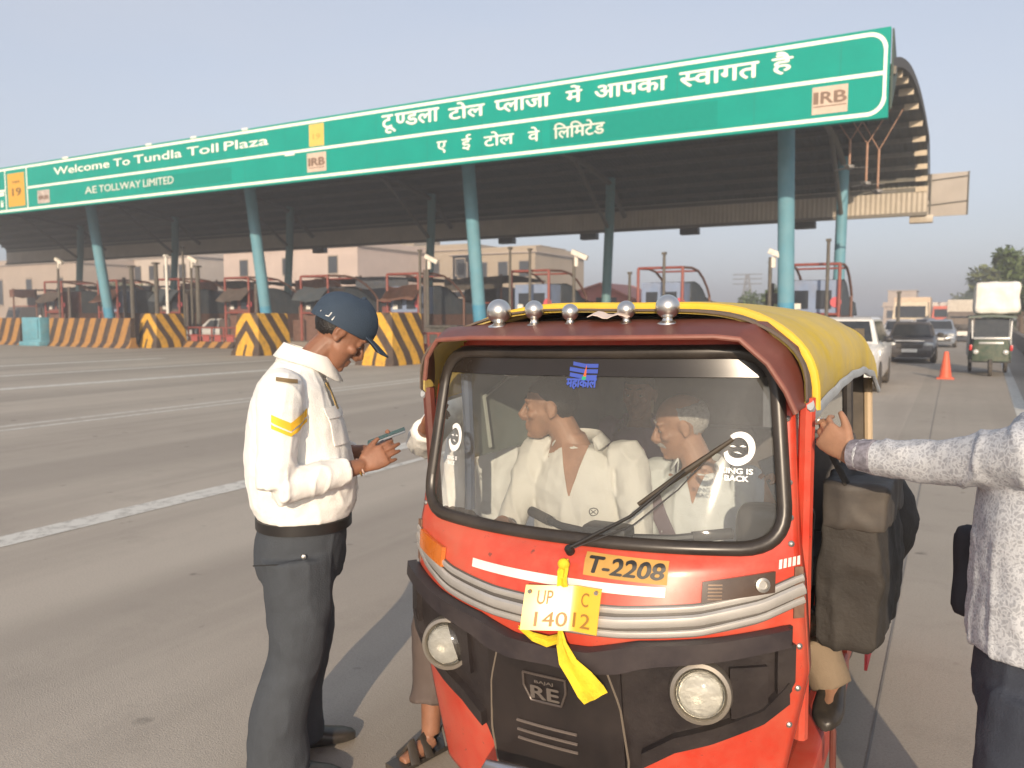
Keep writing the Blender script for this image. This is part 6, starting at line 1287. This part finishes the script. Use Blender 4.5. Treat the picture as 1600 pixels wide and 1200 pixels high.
# ---------------------------------------------------------------- man at the right edge with his hand on the rickshaw
f3=V((-1,.12,0)).normalized()
wx=lambda x,y,z: tuple(Matrix.Rotation(-atan2(f3.y,f3.x),3,'Z')@(V((x,y,z))-V((.228,2.20,0))))
Jr=dict(pel=(0,0,.90),cst=(0,0,1.22),nk=(.0,0,1.46),hd=(-.02,0,1.62),hf=(.1,-1,-.05),hu=(0,0,1),bulk=1.0,shL=(.03,.19,1.405),shR=(.0,-.19,1.405),
 elL=wx(-.005,2.155,1.345),wrL=wx(-.225,2.245,1.335),handL=(V(wx(-.315,2.285,1.395))-V(wx(-.225,2.245,1.335)),(-.1,.9,.1) if False else (.1,-.9,.2),(0,0,1),1.0,(30,34,26),5,(.7,.6,.3)),
 elR=(-.08,-.27,1.14),wrR=(-.02,-.28,.90),handR=((.1,0,-1),(0,1,0),(1,0,0),1.0,(35,40,30)),
 hpL=(0,.09,.90),hpR=(0,-.09,.90),knL=(.03,.10,.48),knR=(.03,-.10,.48),anL=(-.02,.11,.085),anR=(-.02,-.11,.085),toeL=(1,.1,0),toeR=(1,-.1,0))
rm,P,Q,_=person('man in a grey patterned shirt at the right edge, hand on the rickshaw post',(.228,2.20,0),f3,Jr,M_skin2,.0045); face_bits(P,Q,1,rm); hair_cap(rm,P,Q,M_hair)
M_pat=fabric('patterned_shirt_cloth',(.52,.51,.50)); n_=M_pat.node_tree; bs_=n_.nodes['Principled BSDF']; tc=n_.nodes.new('ShaderNodeTexCoord'); vo=n_.nodes.new('ShaderNodeTexVoronoi'); vo.inputs['Scale'].default_value=85; vo.feature='DISTANCE_TO_EDGE'
nz=n_.nodes.new('ShaderNodeTexNoise'); nz.inputs['Scale'].default_value=45; ad=n_.nodes.new('ShaderNodeVectorMath'); ad.operation='MULTIPLY_ADD'; ad.inputs[1].default_value=(.03,.03,.03); n_.links.new(tc.outputs['Object'],nz.inputs['Vector']); n_.links.new(nz.outputs['Color'],ad.inputs[0]); n_.links.new(tc.outputs['Object'],ad.inputs[2]); n_.links.new(ad.outputs[0],vo.inputs['Vector'])
mr=n_.nodes.new('ShaderNodeMapRange'); mr.inputs['From Min'].default_value=.08; mr.inputs['From Max'].default_value=.22; n_.links.new(vo.outputs['Distance'],mr.inputs['Value']); mx=n_.nodes.new('ShaderNodeMix'); mx.data_type='RGBA'; mx.inputs[6].default_value=(.50,.515,.54,1); mx.inputs[7].default_value=(.34,.35,.375,1); n_.links.new(mr.outputs[0],mx.inputs['Factor']); n_.links.new(mx.outputs[2],bs_.inputs['Base Color'])
def b(q):
    rings_torso(q,[(V((c,0,z)),hw,hd_,V((0,1,0)),V((1,0,0))) for z,c,hw,hd_ in ((.925,.0,.205,.165),(.97,.01,.20,.160),(1.10,.01,.205,.155),(1.25,.02,.21,.145),(1.38,.02,.195,.120),(1.445,.01,.12,.09),(1.47,.0,.085,.075))],32,2.3)
    for s in 'LR':
        sh,el,wr=V(Jr['sh'+s]),V(Jr['el'+s]),V(Jr['wr'+s]); limb(q,[sh+V((0,.06 if s=='R' else -.06,0)),sh,sh.lerp(el,.5),el],[.074,.076,.066,.056],16); limb(q,[el,el.lerp(wr,.5),el.lerp(wr,.93)],[.056,.048,.038],16)
g=garment('shirt',rm,M_pat,b,.008,.006,4.4,11)
q=MB(); el,wr=V(Jr['elL']),V(Jr['wrL']); dr=(wr-el).normalized(); q.tube([el.lerp(wr,.70),el.lerp(wr,.72),el.lerp(wr,.97),el.lerp(wr,.98)],[.040,.044,.040,.034],20); q.build('cuff',mat('dark_pattern',(.20,.19,.22),.85,var=.5,scale=60),g)
def b(q):
    rings_torso(q,[(V((0,0,z)),.18,.15,V((0,1,0)),V((1,0,0))) for z in (.96,.86,.78)],28,2.3)
    for s,y in (('R',-1),('L',1)):
        kn,an=V(Jr['kn'+s]),V(Jr['an'+s]); limb(q,[V((0,y*.09,.84)),V((.02,y*.1,.66)),kn,kn.lerp(an,.5),V((an.x,an.y,.05))],[.125,.112,.09,.09,.10],16)
garment('trousers',rm,fabric('dark_blue_cloth',(.030,.036,.052),.15),b,.009,.005,6.2,9)
for s in 'LR': shoe(rm,V((Jr['an'+s][0],Jr['an'+s][1],0)),V(Jr['toe'+s]),1.05)
q=MB(); w_=V(Jr['wrL']); hdv=V(Jr['handL'][0]).normalized(); q.lathe(w_+hdv*.108+V((0,0,.022)),[(.0105,-.003),(.0125,0),(.0105,.003)],hdv,16); q.build('ring',M_chrome,rm)
bg_=MB(); bg_.box((0,0,0),(.10,.05,.26),bev=.03); o=bg_.build('handbag',mat('dark_bag',(.03,.028,.035),.7,var=.2),loc=(.075,2.47,1.0)); remesh(o,.01,3,lambda c:.006*noise.noise(c*14)); tag(o,'small dark bag hanging behind the man in the patterned shirt','bag')
# ---------------------------------------------------------------- the black bag slung on the rickshaw
t=thing('shoulder_bag','large black cloth bag hanging from the right-hand door post of the red rickshaw','bag',(AX+.72,AY+.42,.98)); M_bag=mat('bag_black',(.032,.028,.024),.75,var=.2,scale=5,bump=.3,bscale=80,dust=.25,dustcol=(.09,.075,.06))
q=MB(); q.loft([[V((x,y,z)) for x,y in ((-.05*k-.02,-.22*w_),(.06*k,-.22*w_),(.08*k,.20*w_),(-.05*k-.02,.20*w_))] for z,w_,k in ((-.27,.97,1.1),(-.24,1.02,1.4),(-.05,1.02,1.5),(.12,1.0,1.2),(.20,.97,.9))]); o=q.build('bag_body',M_bag,t); remesh(o,.010,3,folds(.010,8,2.7))
q=MB(); q.loft([[V((x,y,z)) for x,y in ((-.08,-.225),(.095,-.225),(.115,.215),(-.08,.215))] for z in (.10,.21,.235)]); o=q.build('flap',mat('bag_flap',(.040,.036,.034),.6,var=.2,dust=.2),t); remesh(o,.010,2,folds(.006,9,4))
q=MB(); q.tube([V((.0,-.20,.20)),V((-.05,-.27,.32)),V((-.08,-.30,.42))],.012,6,flat=.4); q.tube([V((.0,.10,.20)),V((-.04,-.10,.34)),V((-.08,-.30,.42))],.012,6,flat=.4); q.build('strap',M_bag,t)
q=MB(); q.ell((.06,.32,.02),(.10,.12,.17),n=20,m=14); o=q.build('side_pouch',M_bag,t); remesh(o,.012,2,folds(.008,9,8))
q=MB(); q.grid([[V((0,.08*j-.08+.02*sin(i*2),-.07*i)) for j in range(4)] for i in range(4)],V((.01,0,0))); o=q.build('red_cloth',mat('red_rag',(.60,.06,.07),.8,var=.15,bump=.3),loc=(AX+.72,AY+.95,.60)); tag(o,'bright red cloth end hanging below the black bag','cloth')
# small person far left in white behind the blue block
q=MB(); p=V((XY(63,32),32,0)); tb=thing('person','tiny figure in white behind the blue block at the far left','person',p)
q.ell((0,0,1.62),(.10,.09,.12)); q.tube([V((0,0,1.5)),V((0,0,1.35)),V((0,0,1.1)),V((0,0,.85))],[.06,.20,.18,.16],12)
for s in (-1,1): q.tube([V((s*.1,0,.9)),V((s*.11,0,.45)),V((s*.11,0,0))],[.09,.07,.05],8); q.tube([V((s*.2,0,1.36)),V((s*.27,0,1.1)),V((s*.25,-.1,.85))],[.06,.05,.035],8)
o=q.build('body',M_shirtw,tb); remesh(o,.02,2)
# ================================================================ the hazy air
hz=MB(); hz.box((0,120,5.7),(420,560,13.4)); h=hz.build('haze',[],smooth=False); h['kind']='stuff'
m=bpy.data.materials.new('haze_air'); m.use_nodes=True; n=m.node_tree; n.nodes.clear(); o=n.nodes.new('ShaderNodeOutputMaterial'); pv=n.nodes.new('ShaderNodeVolumePrincipled'); pv.inputs['Color'].default_value=(.93,.93,.95,1); pv.inputs['Density'].default_value=.0038; pv.inputs['Anisotropy'].default_value=.2
n.links.new(pv.outputs[0],o.inputs['Volume']); h.data.materials.append(m)
